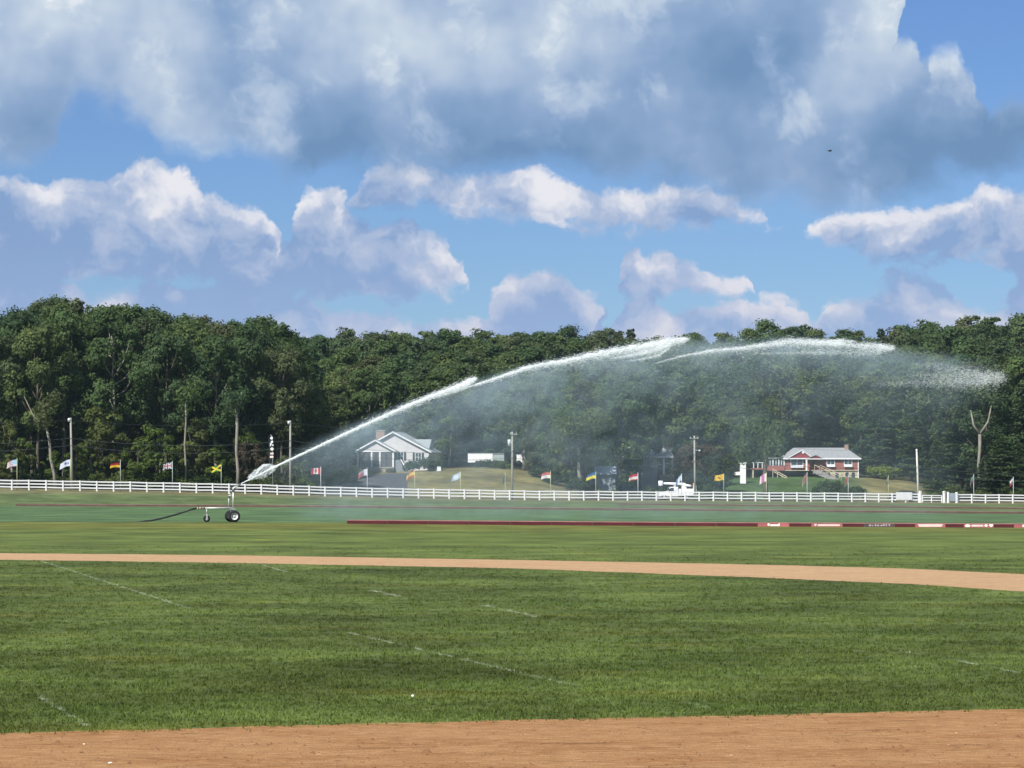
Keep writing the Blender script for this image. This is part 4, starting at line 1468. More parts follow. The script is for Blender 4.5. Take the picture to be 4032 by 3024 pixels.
def wires():
    keys = sorted(POLES)
    for lvl, (dz, sag, r) in enumerate([(0.0, 0.7, 0.014), (-2.6, 0.9, 0.03), (-3.6, 1.0, 0.03)]):
        mb = MB()
        for a, b in zip(keys[:-1], keys[1:]):
            A = POLES[a] + Vector((0, 0, dz)); B = POLES[b] + Vector((0, 0, dz))
            mb.tube([A + (B - A) * (k / 14) - Vector((0, 0, sag * 4 * (k / 14) * (1 - k / 14))) for k in range(15)], r, 5, cap=False)
        o = mb.build('overhead_wire', M_WIRE, None, True)
        tag(o, ['topmost overhead wire strung between the utility poles', 'middle overhead wire strung between the utility poles', 'lowest overhead wire strung between the utility poles'][lvl], 'wire', 'overhead wires along the road')


wires()

# ------------------------------------------------------------------ houses
def siding(name, base, pitch, rough=0.7):
    return material(name, base, rough, 0.06, 0.8, 0.2)


M_SIDE = siding('pale_grey_siding', (0.56, 0.54, 0.54), 0.15)
M_TRIM = material('white_trim', (0.72, 0.73, 0.74), 0.5, 0.04, 2.0, 0.3)
M_SHING = material('grey_shingles', (0.27, 0.30, 0.31), 0.9, 0.15, 2.5, 0.15)
M_SHING2 = material('weathered_grey_shingles', (0.25, 0.26, 0.265), 0.9, 0.14, 2.5, 0.15)
M_DARKIN = material('dark_screened_porch', (0.085, 0.088, 0.095), 0.8, 0.2, 2.0, 0.2)
M_GLASS = material('window_glass', (0.045, 0.06, 0.07), 0.08, 0.1, 1.0, 0.6)
M_SHUT = material('black_shutter', (0.022, 0.028, 0.032), 0.6, 0.1, 2.0, 0.3)
M_STONE = material('tan_foundation_stone', (0.30, 0.255, 0.20), 0.9, 0.3, 3.0, 0.1, dirt=(0.16, 0.15, 0.11))
M_BRICK = material('red_brick', (0.30, 0.115, 0.098), 0.85, 0.2, 4.0, 0.15, dirt=(0.25, 0.11, 0.095))
M_BRICKD = material('dark_red_gable_boards', (0.26, 0.05, 0.055), 0.8, 0.12, 2.0, 0.15)
M_CHIM = material('chimney_brick', (0.29, 0.195, 0.155), 0.9, 0.25, 5.0, 0.1)
M_CREAM = material('cream_stone', (0.46, 0.40, 0.29), 0.9, 0.25, 2.0, 0.1)
M_CONC = material('concrete', (0.29, 0.28, 0.27), 0.9, 0.12, 2.0, 0.1)
M_DOOR = material('dark_door', (0.10, 0.055, 0.045), 0.6, 0.1, 2.0, 0.3)
M_SHADE = material('grey_lattice', (0.20, 0.225, 0.25), 0.8, 0.15, 2.0, 0.2)


def courses(parent, x0, x1, y, z0, z1, pitch, mat, clip=None, name='siding_board', d=0.02):
    """lapped boards on a wall facing -y; clip(z) -> (xmin, xmax) trims a gable"""
    z = z0
    while z < z1 - 0.02:
        zt = min(z1, z + pitch)
        a, b = (x0, x1) if clip is None else clip(z)
        a2, b2 = (x0, x1) if clip is None else clip(zt)
        if b - a > 0.15:
            zt2 = zt - 0.012
            mb = MB()
            mb.prism([(a, z), (b, z), (b2, zt2), (a2, zt2)] if b2 - a2 > 0.02 else [(a, z), (b, z), ((a2 + b2) / 2, zt2)], 'y', y - d, y)
            mb.build(name, mat, parent)
        z = zt


def window(parent, x, z, w, h, y, shutters=False, mull=1, frame=None, box=False, name='window'):
    fr = frame or M_TRIM
    o = empty(name, (x, y, z), 0, parent)
    t = 0.09
    f = MB()
    f.box(-w / 2 - t, -w / 2, -0.06, 0.02, -h / 2 - t, h / 2 + t).box(w / 2, w / 2 + t, -0.06, 0.02, -h / 2 - t, h / 2 + t)
    f.box(-w / 2, w / 2, -0.06, 0.02, h / 2, h / 2 + t).box(-w / 2, w / 2, -0.06, 0.02, -h / 2 - t, -h / 2)
    f.box(-w / 2, w / 2, -0.045, 0.0, -0.03, 0.03)
    for k in range(mull):
        xm = -w / 2 + w * (k + 1) / (mull + 1)
        f.box(xm - 0.03, xm + 0.03, -0.05, -0.001, -h / 2, -0.031).box(xm - 0.03, xm + 0.03, -0.05, -0.001, 0.031, h / 2)
    f.build('frame', fr, o)
    MB().box(-w / 2, w / 2, -0.012, 0.0, -h / 2, h / 2).build('pane', M_GLASS, o)
    MB().box(-w / 2 - 0.14, w / 2 + 0.14, -0.13, 0.02, -h / 2 - t - 0.06, -h / 2 - t - 0.002).build('sill', fr, o)
    if shutters:
        for sx in (-1, 1):
            MB().box(sx * (w / 2 + 0.12 + 0.17) - 0.17, sx * (w / 2 + 0.12 + 0.17) + 0.17, -0.045, 0.02, -h / 2 - 0.08, h / 2 + 0.08).build('shutter', M_SHUT, o)
    if box:
        MB().box(-w / 2 - 0.1, w / 2 + 0.1, -0.38, -0.131, -h / 2 - 0.42, -h / 2 - 0.16).build('flower_box', fr, o)
    return o


def gable_roof(parent, xl, xr, xp, ze, zp, y0, y1, mat, over_y=0.45, over_x=0.45, th=0.16, trim=True):
    """two pitched slabs with ridge along y at x=xp"""
    root = empty('roof', (0, 0, 0), 0, parent)
    sl = (zp - ze) / (xp - xl); sr = (zp - ze) / (xr - xp)
    a = (xl - over_x, ze - over_x * sl); b = (xr + over_x, ze - over_x * sr)
    MB().prism([a, (xp, zp), (xp, zp + th), (a[0], a[1] + th)], 'y', y0 - over_y, y1 + over_y).build('roof_slope', mat, root)
    MB().prism([(xp + 0.004, zp), b, (b[0], b[1] + th), (xp + 0.004, zp + th)], 'y', y0 - over_y, y1 + over_y).build('roof_slope', mat, root)
    if trim:
        for q in (a, b):
            sgn = 1 if q is b else -1
            MB().prism([(q[0], q[1] - 0.07), (xp + 0.002 * sgn, zp - 0.07), (xp + 0.002 * sgn, zp + th + 0.03), (q[0], q[1] + th + 0.03)], 'y', y0 - over_y - 0.06, y0 - over_y - 0.003).build('rake_board', M_TRIM, root)
            MB().box(min(q[0], q[0] + sgn * 0.1), max(q[0], q[0] + sgn * 0.1), y0 - over_y, y1 + over_y, q[1] - 0.06, q[1] + th).build('gutter', M_TRIM, root)
    return root


def grey_house():
    d = float(fence_depth_u((1550 - CX) / FPX)) + 60
    sc = FPX / d
    X_ = lambda px: (px - 1550) / sc
    Z_ = lambda py: CAMH - (py - HY) / sc
    org = at_depth(1550, d)
    o = empty('house', org, R(-9))
    tag(o, 'pale grey gabled house with a screened porch on the dry lawn', 'house')
    g = org.z
    z = lambda py: Z_(py) - g
    xl, xr, xp = X_(1412), X_(1690), X_(1549)
    ze, zp = z(1776), z(1703)
    D = 8.5
    b = MB()
    b.box(xl, xr, 0.0, D, -0.6, ze)
    b.prism([(xl, ze + 0.002), (xr, ze + 0.002), (xp, zp)], 'y', 0.0, D)
    b.build('wall', M_SIDE, o)
    sl = (zp - ze) / (xp - xl)
    def clip(q):
        if q <= ze: return xl, xr
        return xl + (q - ze) / (zp - ze) * (xp - xl), xr - (q - ze) / (zp - ze) * (xr - xp)
    courses(o, xl, xr, -0.003, 0.25, zp - 0.15, 0.32, M_SIDE, clip)
    gable_roof(o, xl, xr, xp, ze, zp, 0.0, D, M_SHING)
    # rear wing to the right
    MB().prism([(2.0, ze), (7.5, ze), (4.8, ze + 2.0)], 'x', xr - 3.5, xr - 0.4).build('rear_wing_roof', M_SHING, o)
    # porch
    pl, pr, pp = X_(1417), X_(1562), X_(1490)
    pe, pz = z(1779), z(1736)
    pf = z(1838)
    y0 = -2.6
    MB().prism([(pl, pe + 0.16), (pr, pe + 0.16), (pp, pz)], 'y', y0, -0.03).build('porch_gable', M_SIDE, o)
    gable_roof(o, pl, pr, pp, pe + 0.16, pz, y0, -0.5, M_SHING, 0.35, 0.35)
    MB().box(pl, pr, y0 - 0.02, -0.03, pe - 0.04, pe + 0.158).build('porch_beam', M_TRIM, o)
    MB().box(pl - 0.1, pr + 0.1, y0 - 0.1, -0.03, pf - 0.22, pf).build('porch_floor', M_CONC, o)
    MB().box(pl + 0.05, pr - 0.05, y0, -0.03, -1.2, pf - 0.222).build('porch_foundation', M_STONE, o)
    for px in (1419, 1474, 1507, 1560):
        x = X_(px)
        MB().box(x - 0.13, x + 0.13, y0, y0 + 0.24, pf + 0.002, pe - 0.042).build('porch_post', M_TRIM, o)
    MB().box(pl + 0.2, pr - 0.2, -0.12, -0.035, pf + 0.002, pe - 0.3).build('porch_back_wall', M_DARKIN, o)
    for a_, b_ in ((1422, 1442), (1445, 1471), (1478, 1490), (1493, 1504), (1511, 1532), (1535, 1556)):
        MB().box(X_(a_), X_(b_), y0 + 0.10, y0 + 0.12, pf + 0.1, pe - 0.1).build('screen_panel', M_DARKIN, o)
    # side stair with grey lattice
    MB().prism([(X_(1566), -0.9), (X_(1612), -0.9), (X_(1586), z(1812)), (X_(1566), z(1812))], 'y', -2.2, -0.9).build('side_stair', M_SHADE, o)
    MB().prism([(X_(1586), z(1808)), (X_(1590), z(1808)), (X_(1616), z(1846)), (X_(1610), z(1850))], 'y', -2.3, -2.204).build('stair_rail', M_TRIM, o)
    window(o, X_(1578), z(1796), 0.95, 1.25, -0.03, True)
    window(o, X_(1649), z(1800), 0.95, 1.35, -0.03, True)
    MB().box(xr - 0.14, xr + 0.03, -0.045, 0.1, 0.0, ze - 0.1).build('corner_board', M_TRIM, o)
    MB().box(X_(1452), X_(1486), 5.6, 6.6, ze, z(1694)).build('chimney', M_CHIM, o)
    MB().box(X_(1450), X_(1488), 5.55, 6.65, z(1694), z(1691)).build('chimney_cap', M_CONC, o)
    return o


grey_house()


def hip_roof(parent, x0, x1, y0, y1, ze, zr, inset, mat, over=0.5, th=0.15):
    a0, a1, b0, b1 = x0 - over, x1 + over, y0 - over, y1 + over
    ym = (b0 + b1) / 2
    r0, r1 = (a0 + inset, ym), (a1 - inset, ym)
    root = empty('roof', (0, 0, 0), 0, parent)
    vs = [(a0, b0, ze), (a1, b0, ze), (a1, b1, ze), (a0, b1, ze), (r0[0], ym, zr), (r1[0], ym, zr)]
    MB().add(vs, [(0, 1, 5, 4), (1, 2, 5), (2, 3, 4, 5), (3, 0, 4), (3, 2, 1, 0)]).build('shingles', mat, root)
    f = MB()
    f.box(a0, a1, b0 - 0.04, b0 - 0.003, ze - 0.16, ze + 0.06)
    f.build('fascia', M_TRIM, root)
    return root


def brick_house():
    d = float(fence_depth_u((3230 - CX) / FPX)) + 52
    sc = FPX / d
    X_ = lambda px: (px - 3230) / sc
    org = at_depth(3230, d)
    g = org.z
    z = lambda py: CAMH - (py - HY) / sc - g
    o = empty('house', org, 0)
    tag(o, 'red brick ranch house with grey roof and outside stairs', 'house')
    x0, x1 = X_(3092), X_(3380)
    ze, zr, zb = z(1805), z(1762), z(1851)
    D = 7.5
    MB().box(x0, x1, 0, D, zb, ze).build('wall', M_BRICK, o)
    # brick courses stand proud in wide bands
    courses(o, x0 + 0.01, x1 - 0.01, -0.003, zb, ze - 0.05, 0.24, M_BRICK, None, 'brick_course', 0.015)
    MB().box(X_(3236), x1 - 0.02, 0.05, D, -1.6, zb - 0.12).build('basement_wall', M_CREAM, o)
    MB().box(x0 - 0.05, x1 + 0.05, -0.14, D, zb - 0.118, zb - 0.002).build('sill_course', M_CREAM, o)
    MB().box(x0 + 0.02, X_(3236) - 0.004, 1.6, D, -1.6, zb - 0.12).build('carport_back_wall', M_DARKIN, o)
    for px in (3262, 3296, 3335, 3360):
        xw = X_(px)
        MB().prism([(xw - 0.3, z(1880)), (xw + 0.3, z(1880)), (xw + 0.3, z(1864)), (xw + 0.18, z(1860)), (xw - 0.18, z(1860)), (xw - 0.3, z(1864))], 'y', 0.035, 0.045).build('basement_window', M_GLASS, o)
    hip_roof(o, x0, x1, 0, D, ze, zr, 2.2, M_SHING2, 0.45)
    # front gable over the picture window
    gl, gr, gp = X_(3104), X_(3196), X_(3157)
    gz = z(1774)
    MB().prism([(gl + 0.1, ze + 0.1), (gr - 0.1, ze + 0.1), (gp, gz)], 'y', -0.55, 1.5).build('gable', M_BRICKD, o)
    gable_roof(o, gl, gr, gp, ze + 0.02, gz, -0.55, 2.2, M_SHING2, 0.12, 0.12, 0.10, False)
    for sgn, q in ((-1, gl - 0.1), (1, gr + 0.1)):
        MB().prism([(q, ze + 0.02), (gp, gz - 0.02), (gp, gz + 0.12), (q, ze + 0.16)], 'y', -0.74, -0.675).build('rake_board', M_TRIM, o)
    MB().lathe([(-0.72, 0.0), (-0.70, 0.2), (-0.62, 0.2)], 16, 'y', (gp + 0.15, 0, gz - 0.35)).build('gable_vent', M_TRIM, o)
    MB().box(gl - 0.1, gr + 0.1, -0.66, -0.56, ze - 0.12, ze + 0.06).build('fascia', M_TRIM, o)
    # small porch gable
    sl_, sr_, sp = X_(3178), X_(3234), X_(3210)
    MB().prism([(sl_ + 0.1, ze + 0.02), (sr_ - 0.1, ze + 0.02), (sp, z(1793))], 'y', -1.2, 0.5).build('porch_gable', M_BRICKD, o)
    gable_roof(o, sl_, sr_, sp, ze + 0.0, z(1793), -1.2, 1.0, M_SHING2, 0.15, 0.2, 0.10, False)
    MB().box(sl_ - 0.2, sr_ + 0.2, -1.45, -1.352, ze - 0.17, ze - 0.02).build('porch_fascia', M_TRIM, o)
    # picture window, porch post, door, right windows
    window(o, X_(3138), z(1820), 2.0, 1.05, -0.04, False, 1, None, True, 'picture_window')
    MB().box(X_(3173) - 0.13, X_(3173) + 0.13, -1.3, -1.05, zb - 0.1, ze - 0.18).build('porch_post', M_TRIM, o)
    MB().box(X_(3200), X_(3216), -0.06, -0.02, zb + 0.05, zb + 1.85).build('door', M_DOOR, o)
    for px in (3271, 3339):
        window(o, X_(px), z(1818), 1.25, 0.95, -0.04, False, 1, None, True)
    MB().box(x1 - 0.1, x1 + 0.06, -0.07, 0.05, -0.8, ze - 0.02).build('corner_board', M_TRIM, o)
    # sunroom on the left with flat roof
    s0, s1 = X_(3020), X_(3090)
    MB().box(s0, s1, 0.2, 5.0, zb - 0.1, zb + 0.75).build('sunroom_base', M_BRICK, o)
    MB().box(s0 - 0.15, s1, 0.0, 5.2, ze - 0.06, ze + 0.14).build('sunroom_roof', M_SHING2, o)
    for px in (3021, 3044, 3067, 3088):
        MB().box(X_(px) - 0.09, X_(px) + 0.09, 0.18, 0.34, zb + 0.752, ze - 0.062).build('sunroom_post', M_TRIM, o)
    for a_, b_ in ((3025, 3041), (3048, 3064), (3071, 3085)):
        MB().box(X_(a_), X_(b_), 0.30, 0.33, zb + 0.80, ze - 0.1).build('pane', M_GLASS, o)
        MB().box((X_(a_) + X_(b_)) / 2 - 0.05, (X_(a_) + X_(b_)) / 2 + 0.05, 0.26, 0.298, zb + 0.80, ze - 0.1).build('mullion', M_TRIM, o)
    MB().box(X_(2962), s0 - 0.01, 0.4, 4.5, zb + 0.1, zb + 0.35).build('deck', M_BRICK, o)
    for px in (2968, 2985, 3002):
        MB().box(X_(px) - 0.06, X_(px) + 0.06, 0.42, 0.54, zb + 0.352, zb + 1.25).build('deck_post', M_TRIM, o)
    MB().box(X_(2962), s0 - 0.02, 0.44, 0.52, zb + 1.252, zb + 1.34).build('deck_rail', M_TRIM, o)
    for px in (2966, 3016):
        MB().box(X_(px) - 0.12, X_(px) + 0.12, 0.5, 0.8, -2.5, zb + 0.098).build('deck_pier', M_CREAM, o)
    # outside stair going down to the right
    n = 11
    p0 = Vector((X_(3205), -1.2, zb)); p1 = Vector((X_(3300), -5.0, z(1898)))
    for k in range(n):
        q = p0 + (p1 - p0) * (k / (n - 1))
        MB().box(q.x - 0.25, q.x + 1.0, q.y - 0.7, q.y + 0.7, q.z - 0.6, q.z).build('step', M_CONC, o)
    for dy, dx in ((-0.75, -0.1), (0.75, 0.9)):
        a_ = p0 + Vector((dx, dy, 0.9)); b_ = p1 + Vector((dx, dy, 0.9))
        MB().tube([a_, b_], 0.05, 6).build('handrail', M_CREAM, o)
        for k in range(5):
            q = a_ + (b_ - a_) * (k / 4)
            MB().box(q.x - 0.04, q.x + 0.04, q.y - 0.04, q.y + 0.04, q.z - 1.0, q.z).build('baluster', M_CREAM, o)
    # white rail down the bank on the left
    a_ = Vector((X_(3040), -1.5, z(1855))); b_ = Vector((X_(3090), -3.5, z(1885)))
    for h in (0.0, 0.35):
        MB().tube([a_ + Vector((0, 0, h)), b_ + Vector((0, 0, h))], 0.07, 6).build('bank_rail', M_CREAM, o)
    for k in range(4):
        q = a_ + (b_ - a_) * (k / 3)
        MB().box(q.x - 0.05, q.x + 0.05, q.y - 0.05, q.y + 0.05, q.z - 1.2, q.z + 0.4).build('bank_rail_post', M_CREAM, o)
    MB().box(X_(3334), X_(3348), 3.0, 3.9, zr - 1.0, z(1750)).build('chimney', M_CHIM, o)
    return o


brick_house()


def wooded_house():
    """the house half hidden by trees: hip roof end, chimney, porch column, pale wall with windows"""
    d = float(fence_depth_u((2500 - CX) / FPX)) + 62
    sc = FPX / d
    X_ = lambda px: (px - 2500) / sc
    org = at_depth(2500, d)
    g = org.z
    z = lambda py: CAMH - (py - HY) / sc - g
    o = empty('house', org, 0)
    tag(o, 'shaded house behind the trees with chimney and white porch column', 'house')
    wall = material('pale_blue_grey_wall', (0.40, 0.44, 0.47), 0.8, 0.1, 1.0, 0.2)
    x0, x1 = X_(2318), X_(2650)
    MB().box(x0, x1 - 2.6, 1.5, 8.5, -0.5, z(1798)).build('wall', wall, o)
    hip_roof(o, x0, x1 - 2.4, 1.3, 8.5, z(1798), z(1745), 3.0, M_SHING, 0.4)
    # porch end that shows in the gap
    hip_roof(o, X_(2592), X_(2652), -1.0, 3.0, z(1800), z(1758), 1.1, M_SHING2, 0.15)
    MB().box(X_(2590), X_(2655), -1.2, -1.16, z(1804), z(1797)).build('porch_fascia', M_TRIM, o)
    MB().box(X_(2613) - 0.16, X_(2613) + 0.16, -0.9, -0.6, z(1868), z(1804)).build('porch_column', M_TRIM, o)
    MB().box(X_(2648) - 0.12, X_(2648) + 0.12, -0.9, -0.66, z(1845), z(1804)).build('porch_column', wall, o)
    MB().box(X_(2596), X_(2655), -1.0, 3.0, -0.8, z(1868)).build('porch_floor', M_STONE, o)
    MB().box(X_(2612), X_(2636), 1.2, 2.0, z(1790), z(1722)).build('chimney', M_CHIM, o)
    MB().box(X_(2562), X_(2590), 1.40, 1.48, z(1842), z(1808)).build('pale_door', M_TRIM, o)
    for px in (2342, 2358, 2374):
        window(o, X_(px), z(1814), 0.5, 1.0, 1.46, False, 0)
    return o


wooded_house()


def shed():
    d = float(fence_depth_u((2380 - CX) / FPX)) + 36
    sc = FPX / d
    X_ = lambda px: (px - 2380) / sc
    org = at_depth(2380, d); g = org.z
    z = lambda py: CAMH - (py - HY) / sc - g
    o = empty('shed', org, 0)
    tag(o, 'small blue-grey shed under the trees behind the blue and yellow flag', 'shed')
    wall = material('blue_grey_shed_wall', (0.22, 0.25, 0.26), 0.8, 0.12, 1.5, 0.2)
    roof = material('pale_blue_metal_roof', (0.31, 0.36, 0.40), 0.6, 0.08, 1.5, 0.4)
    x0, x1 = X_(2352), X_(2424)
    zt = z(1868)
    MB().box(x0, x1, 0, 3.0, -0.6, zt).build('wall', wall, o)
    n = 6
    for k in range(n):
        w = (x1 - x0) / n
        MB().box(x0 + k * w + 0.02, x0 + (k + 1) * w - 0.02, -0.025, -0.003, -0.3, zt - 0.02).build('wall_board', wall, o)
    MB().prism([(-0.5, zt + 0.002), (3.2, zt + 0.002), (1.4, z(1836))], 'x', X_(2340), X_(2428)).build('roof', roof, o)
    MB().box(x0 + 0.5, x0 + 1.3, -0.05, -0.027, -0.2, 1.3).build('door', M_SHADE, o)


shed()


def trailer(px0, px1, py0, py1, off, label, grey_from=None):
    pm = (px0 + px1) / 2
    d = float(fence_depth_u((pm - CX) / FPX)) + off
    sc = FPX / d
    org = at_depth(pm, d)
    g = org.z
    z0 = CAMH - (py1 - HY) / sc - g; z1 = CAMH - (py0 - HY) / sc - g
    X_ = lambda px: (px - pm) / sc
    o = empty('trailer', org, 0)
    tag(o, label, 'trailer')
    wht = material('white_trailer_side', (0.80, 0.80, 0.80), 0.5, 0.03, 1.0, 0.4)
    gry = material('grey_green_trailer_side', (0.34, 0.40, 0.40), 0.6, 0.06, 1.0, 0.3)
    split = grey_from or px1
    n = max(2, int((X_(split) - X_(px0)) / 0.9))
    w = (X_(split) - X_(px0)) / n
    for k in range(n):
        MB().box(X_(px0) + k * w + 0.008, X_(px0) + (k + 1) * w - 0.008, 0, 2.4, z0, z1).build('side_panel', wht, o)
    if grey_from:
        MB().box(X_(grey_from) + 0.01, X_(px1), 0.1, 2.4, z0, z1 - 0.15).build('end_section', gry, o)
    MB().box(X_(px0) - 0.03, X_(px1) + 0.03, -0.03, 2.43, z1 + 0.002, z1 + 0.07).build('roof', gry, o)
    for fx in (0.25, 0.36):
        MB().lathe([(-0.02, 0.0), (-0.02, 0.16), (0.0, 0.34), (0.18, 0.34), (0.2, 0.16), (0.2, 0.0)], 14, 'y', (X_(px0) + (X_(px1) - X_(px0)) * fx, -0.12, z0 + 0.0)).build('wheel', M_SHUT, o, True)
    MB().box(X_(px0) + 0.5, X_(px1) - 0.5, 0.3, 2.0, -0.3, z0 - 0.002).build('skirt', M_SHUT, o)


trailer(1842, 1985, 1786, 1821, 72, 'long white trailer at the back of the dry lawn', 1940)
trailer(2034, 2062, 1790, 1820, 70, 'short white trailer between the transformer pole and a tree trunk')


def white_sign():
    d = float(fence_depth_u((2920 - CX) / FPX)) + 44
    sc = FPX / d
    org = at_depth(2920, d); g = org.z
    X_ = lambda px: (px - 2920) / sc
    z = lambda py: CAMH - (py - HY) / sc - g
    o = empty('garden_monument', org, 0)
    tag(o, 'tall white monument block with a ledge on the green lawn', 'monument')
    m = material('whitewashed_stone', (0.80, 0.80, 0.78), 0.7, 0.04, 1.0, 0.2)
    MB().box(X_(2914), X_(2936), -0.5, 0.5, min(-0.3, z(1872)), z(1826)).build('block', m, o)
    MB().box(X_(2909), X_(2938), -0.6, 0.6, z(1826) + 0.002, z(1821)).build('cap', m, o)
    MB().prism([(X_(2888), z(1864)), (X_(2890), z(1859)), (X_(2913.5), z(1857)), (X_(2913.5), z(1871)), (X_(2892), z(1871))], 'y', -0.45, 0.3).build('ledge', m, o)


white_sign()


def lawn_box():
    p = at_depth(1727, float(fence_depth_u((1727 - CX) / FPX)) + 52)
    o = empty('lawn_box', p, 0)
    tag(o, 'small white box on the lawn beside the round bush', 'box')
    MB().prism([(-0.45, -0.1), (0.4, -0.1), (0.38, 0.62), (-0.2, 0.68)], 'y', -0.3, 0.3).build('body', M_TRIM, o)
    MB().prism([(-0.24, 0.684), (0.42, 0.62), (0.42, 0.68), (-0.22, 0.745)], 'y', -0.34, 0.34).build('lid', M_TRIM, o)


lawn_box()

# ------------------------------------------------------------------ bucket truck and the dark car on the road
M_TRUCK = material('white_truck_paint', (0.82, 0.83, 0.85), 0.3, 0.03, 1.0, 0.5)
M_TYRE = material('black_tyre', (0.02, 0.02, 0.022), 0.85, 0.15, 4.0, 0.2)
M_RIM = material('pale_grey_wheel_rim', (0.60, 0.60, 0.57), 0.5, 0.08, 4.0, 0.4)
M_ORANGE = material('orange_light_cover', (0.75, 0.28, 0.10), 0.5, 0.08, 4.0, 0.4)


def wheel(parent, x, y, z, r, w, name='wheel', rim=0.6):
    o = empty(name, (x, y, z), 0, parent)
    MB().lathe([(-w / 2, r * rim), (-w / 2, r * 0.93), (-w * 0.32, r), (w * 0.32, r), (w / 2, r * 0.93), (w / 2, r * rim)], 26, 'y').build('tyre', M_TYRE, o, True)
    MB().lathe([(-w * 0.46, r * rim), (-w * 0.36, r * rim * 0.92), (-w * 0.08, r * rim * 0.80), (-w * 0.05, r * 0.22), (-w * 0.22, r * 0.18), (-w * 0.24, 0.0)], 22, 'y').build('rim', M_RIM, o, True)
    MB().lathe([(w * 0.46, r * rim), (w * 0.1, r * rim * 0.80), (w * 0.1, 0.0)], 22, 'y').build('inner_rim', M_RIM, o, True)
    return o


def bucket_truck():
    p = fence_pt(2660, 9.4)
    sc = FPX / p.y
    X_ = lambda px: (px - 2660) / sc
    rz = math.atan2(FM, 1)
    o = empty('bucket_truck', p + Vector((0, 0, 0.04)), rz * 0.25)
    tag(o, 'white bucket truck with its boom folded over the cab, parked behind the fence', 'truck')
    k = 1.0
    y0, y1 = -1.0, 1.0
    # cab profile facing left
    prof = [(-2.75, 0.55), (-2.75, 1.12), (-2.55, 1.24), (-1.45, 1.34), (-0.98, 1.92), (-0.75, 2.02), (0.25, 2.02), (0.30, 0.55)]
    MB().prism(prof, 'y', y0, y1).build('cab', M_TRUCK, o)
    MB().prism([(-1.36, 1.36), (-0.94, 1.86), (-0.42, 1.88), (-0.42, 1.36)], 'y', y0 - 0.012, y0 - 0.002).build('door_window', M_GLASS, o)
    MB().prism([(-0.34, 1.40), (-0.34, 1.88), (0.16, 1.88), (0.16, 1.40)], 'y', y0 - 0.012, y0 - 0.002).build('rear_window', M_TRUCK, o)
    MB().add([(-1.43, y0 + 0.12, 1.38), (-1.43, y1 - 0.12, 1.38), (-1.0, y1 - 0.16, 1.90), (-1.0, y0 + 0.16, 1.90)], [(0, 1, 2, 3)]).build('windscreen', M_GLASS, o)
    MB().box(-2.86, -2.752, y0, y1, 0.45, 0.72).build('bumper', M_STEEL, o)
    MB().lathe([(-2.80, 0.0), (-2.80, 0.1), (-2.75, 0.11)], 10, 'x', (0, y0 + 0.3, 0.98)).build('headlight', M_GLASS, o)
    MB().box(-1.3, -1.1, y0 - 0.28, y0 - 0.1, 1.35, 1.7).build('mirror', M_SHUT, o)
    # service body
    MB().box(0.36, 3.1, y0 - 0.06, y1 + 0.06, 0.62, 1.72).build('service_body', M_TRUCK, o)
    for a_, b_ in ((0.42, 1.10), (1.85, 2.45), (2.50, 3.04)):
        MB().box(a_, b_, y0 - 0.085, y0 - 0.062, 0.95, 1.66).build('locker_door', M_TRUCK, o)
    MB().box(2.9, 3.08, y0 - 0.04, y1 + 0.04, 1.722, 2.25).build('tail_rack', M_TRUCK, o)
    MB().lathe([(2.25, 0.14), (2.55, 0.12), (2.60, 0.0)], 10, 'z', (2.75, -0.6, 0)).build('warning_light', M_ORANGE, o, True)
    # turret and boom
    MB().lathe([(1.722, 0.42), (2.0, 0.38), (2.05, 0.25), (2.55, 0.25), (2.56, 0.0)], 16, 'z', (1.35, 0, 0)).build('turret', M_TRUCK, o, True)
    MB().tube([(1.5, 0, 2.45), (0.2, 0, 2.50), (-2.2, 0, 2.56)], [0.20, 0.19, 0.15], 10).build('lower_boom', M_TRUCK, o, True)
    MB().tube([(1.35, -0.35, 2.30), (2.4, -0.35, 2.18)], [0.18, 0.16], 10).build('upper_boom', M_TRUCK, o, True)
    b = MB().lathe([(2.16, 0.0), (2.16, 0.30), (2.25, 0.36), (2.92, 0.38), (2.95, 0.33)], 14, 'z', (-2.35, -0.1, 0))
    b.build('bucket', M_TRUCK, o, True)
    MB().box(-0.3, 0.0, -0.25, 0.25, 2.022, 2.36).build('boom_rest', M_STEEL, o)
    for x in (-1.95, 1.55):
        for y in (y0 + 0.12, y1 - 0.12):
            wheel(o, x, y, 0.42, 0.42, 0.26)
    MB().box(-2.5, 3.0, -0.5, 0.5, 0.40, 0.56).build('chassis', M_SHUT, o)


bucket_truck()


def dark_car():
    p = fence_pt(3555, 9.4)
    o = empty('car', p + Vector((0, 0, 0.04)), R(6))
    tag(o, 'dark car on the road, mostly hidden behind the white banner', 'car')
    paint = material('dark_car_paint', (0.03, 0.033, 0.04), 0.25, 0.05, 1.0, 0.5)
    prof = [(-2.3, 0.38), (-2.32, 0.85), (-2.1, 1.0), (-1.15, 1.10), (-0.45, 1.66), (0.2, 1.76), (1.5, 1.72), (2.05, 1.25), (2.25, 1.15), (2.28, 0.38)]
    MB().prism(prof, 'y', -0.9, 0.9).build('body', paint, o)
    MB().prism([(-1.0, 1.14), (-0.42, 1.60), (0.35, 1.66), (0.35, 1.14)], 'y', -0.915, -0.902).build('front_window', M_GLASS, o)
    MB().prism([(0.43, 1.14), (0.43, 1.66), (1.45, 1.62), (1.85, 1.18)], 'y', -0.915, -0.902).build('rear_window', M_GLASS, o)
    for x in (-1.45, 1.4):
        for y in (-0.82, 0.82):
            wheel(o, x, y, 0.34, 0.34, 0.22)
    MB().box(-2.36, -2.325, -0.7, 0.7, 0.5, 0.75).build('bumper', M_SHUT, o)


dark_car()

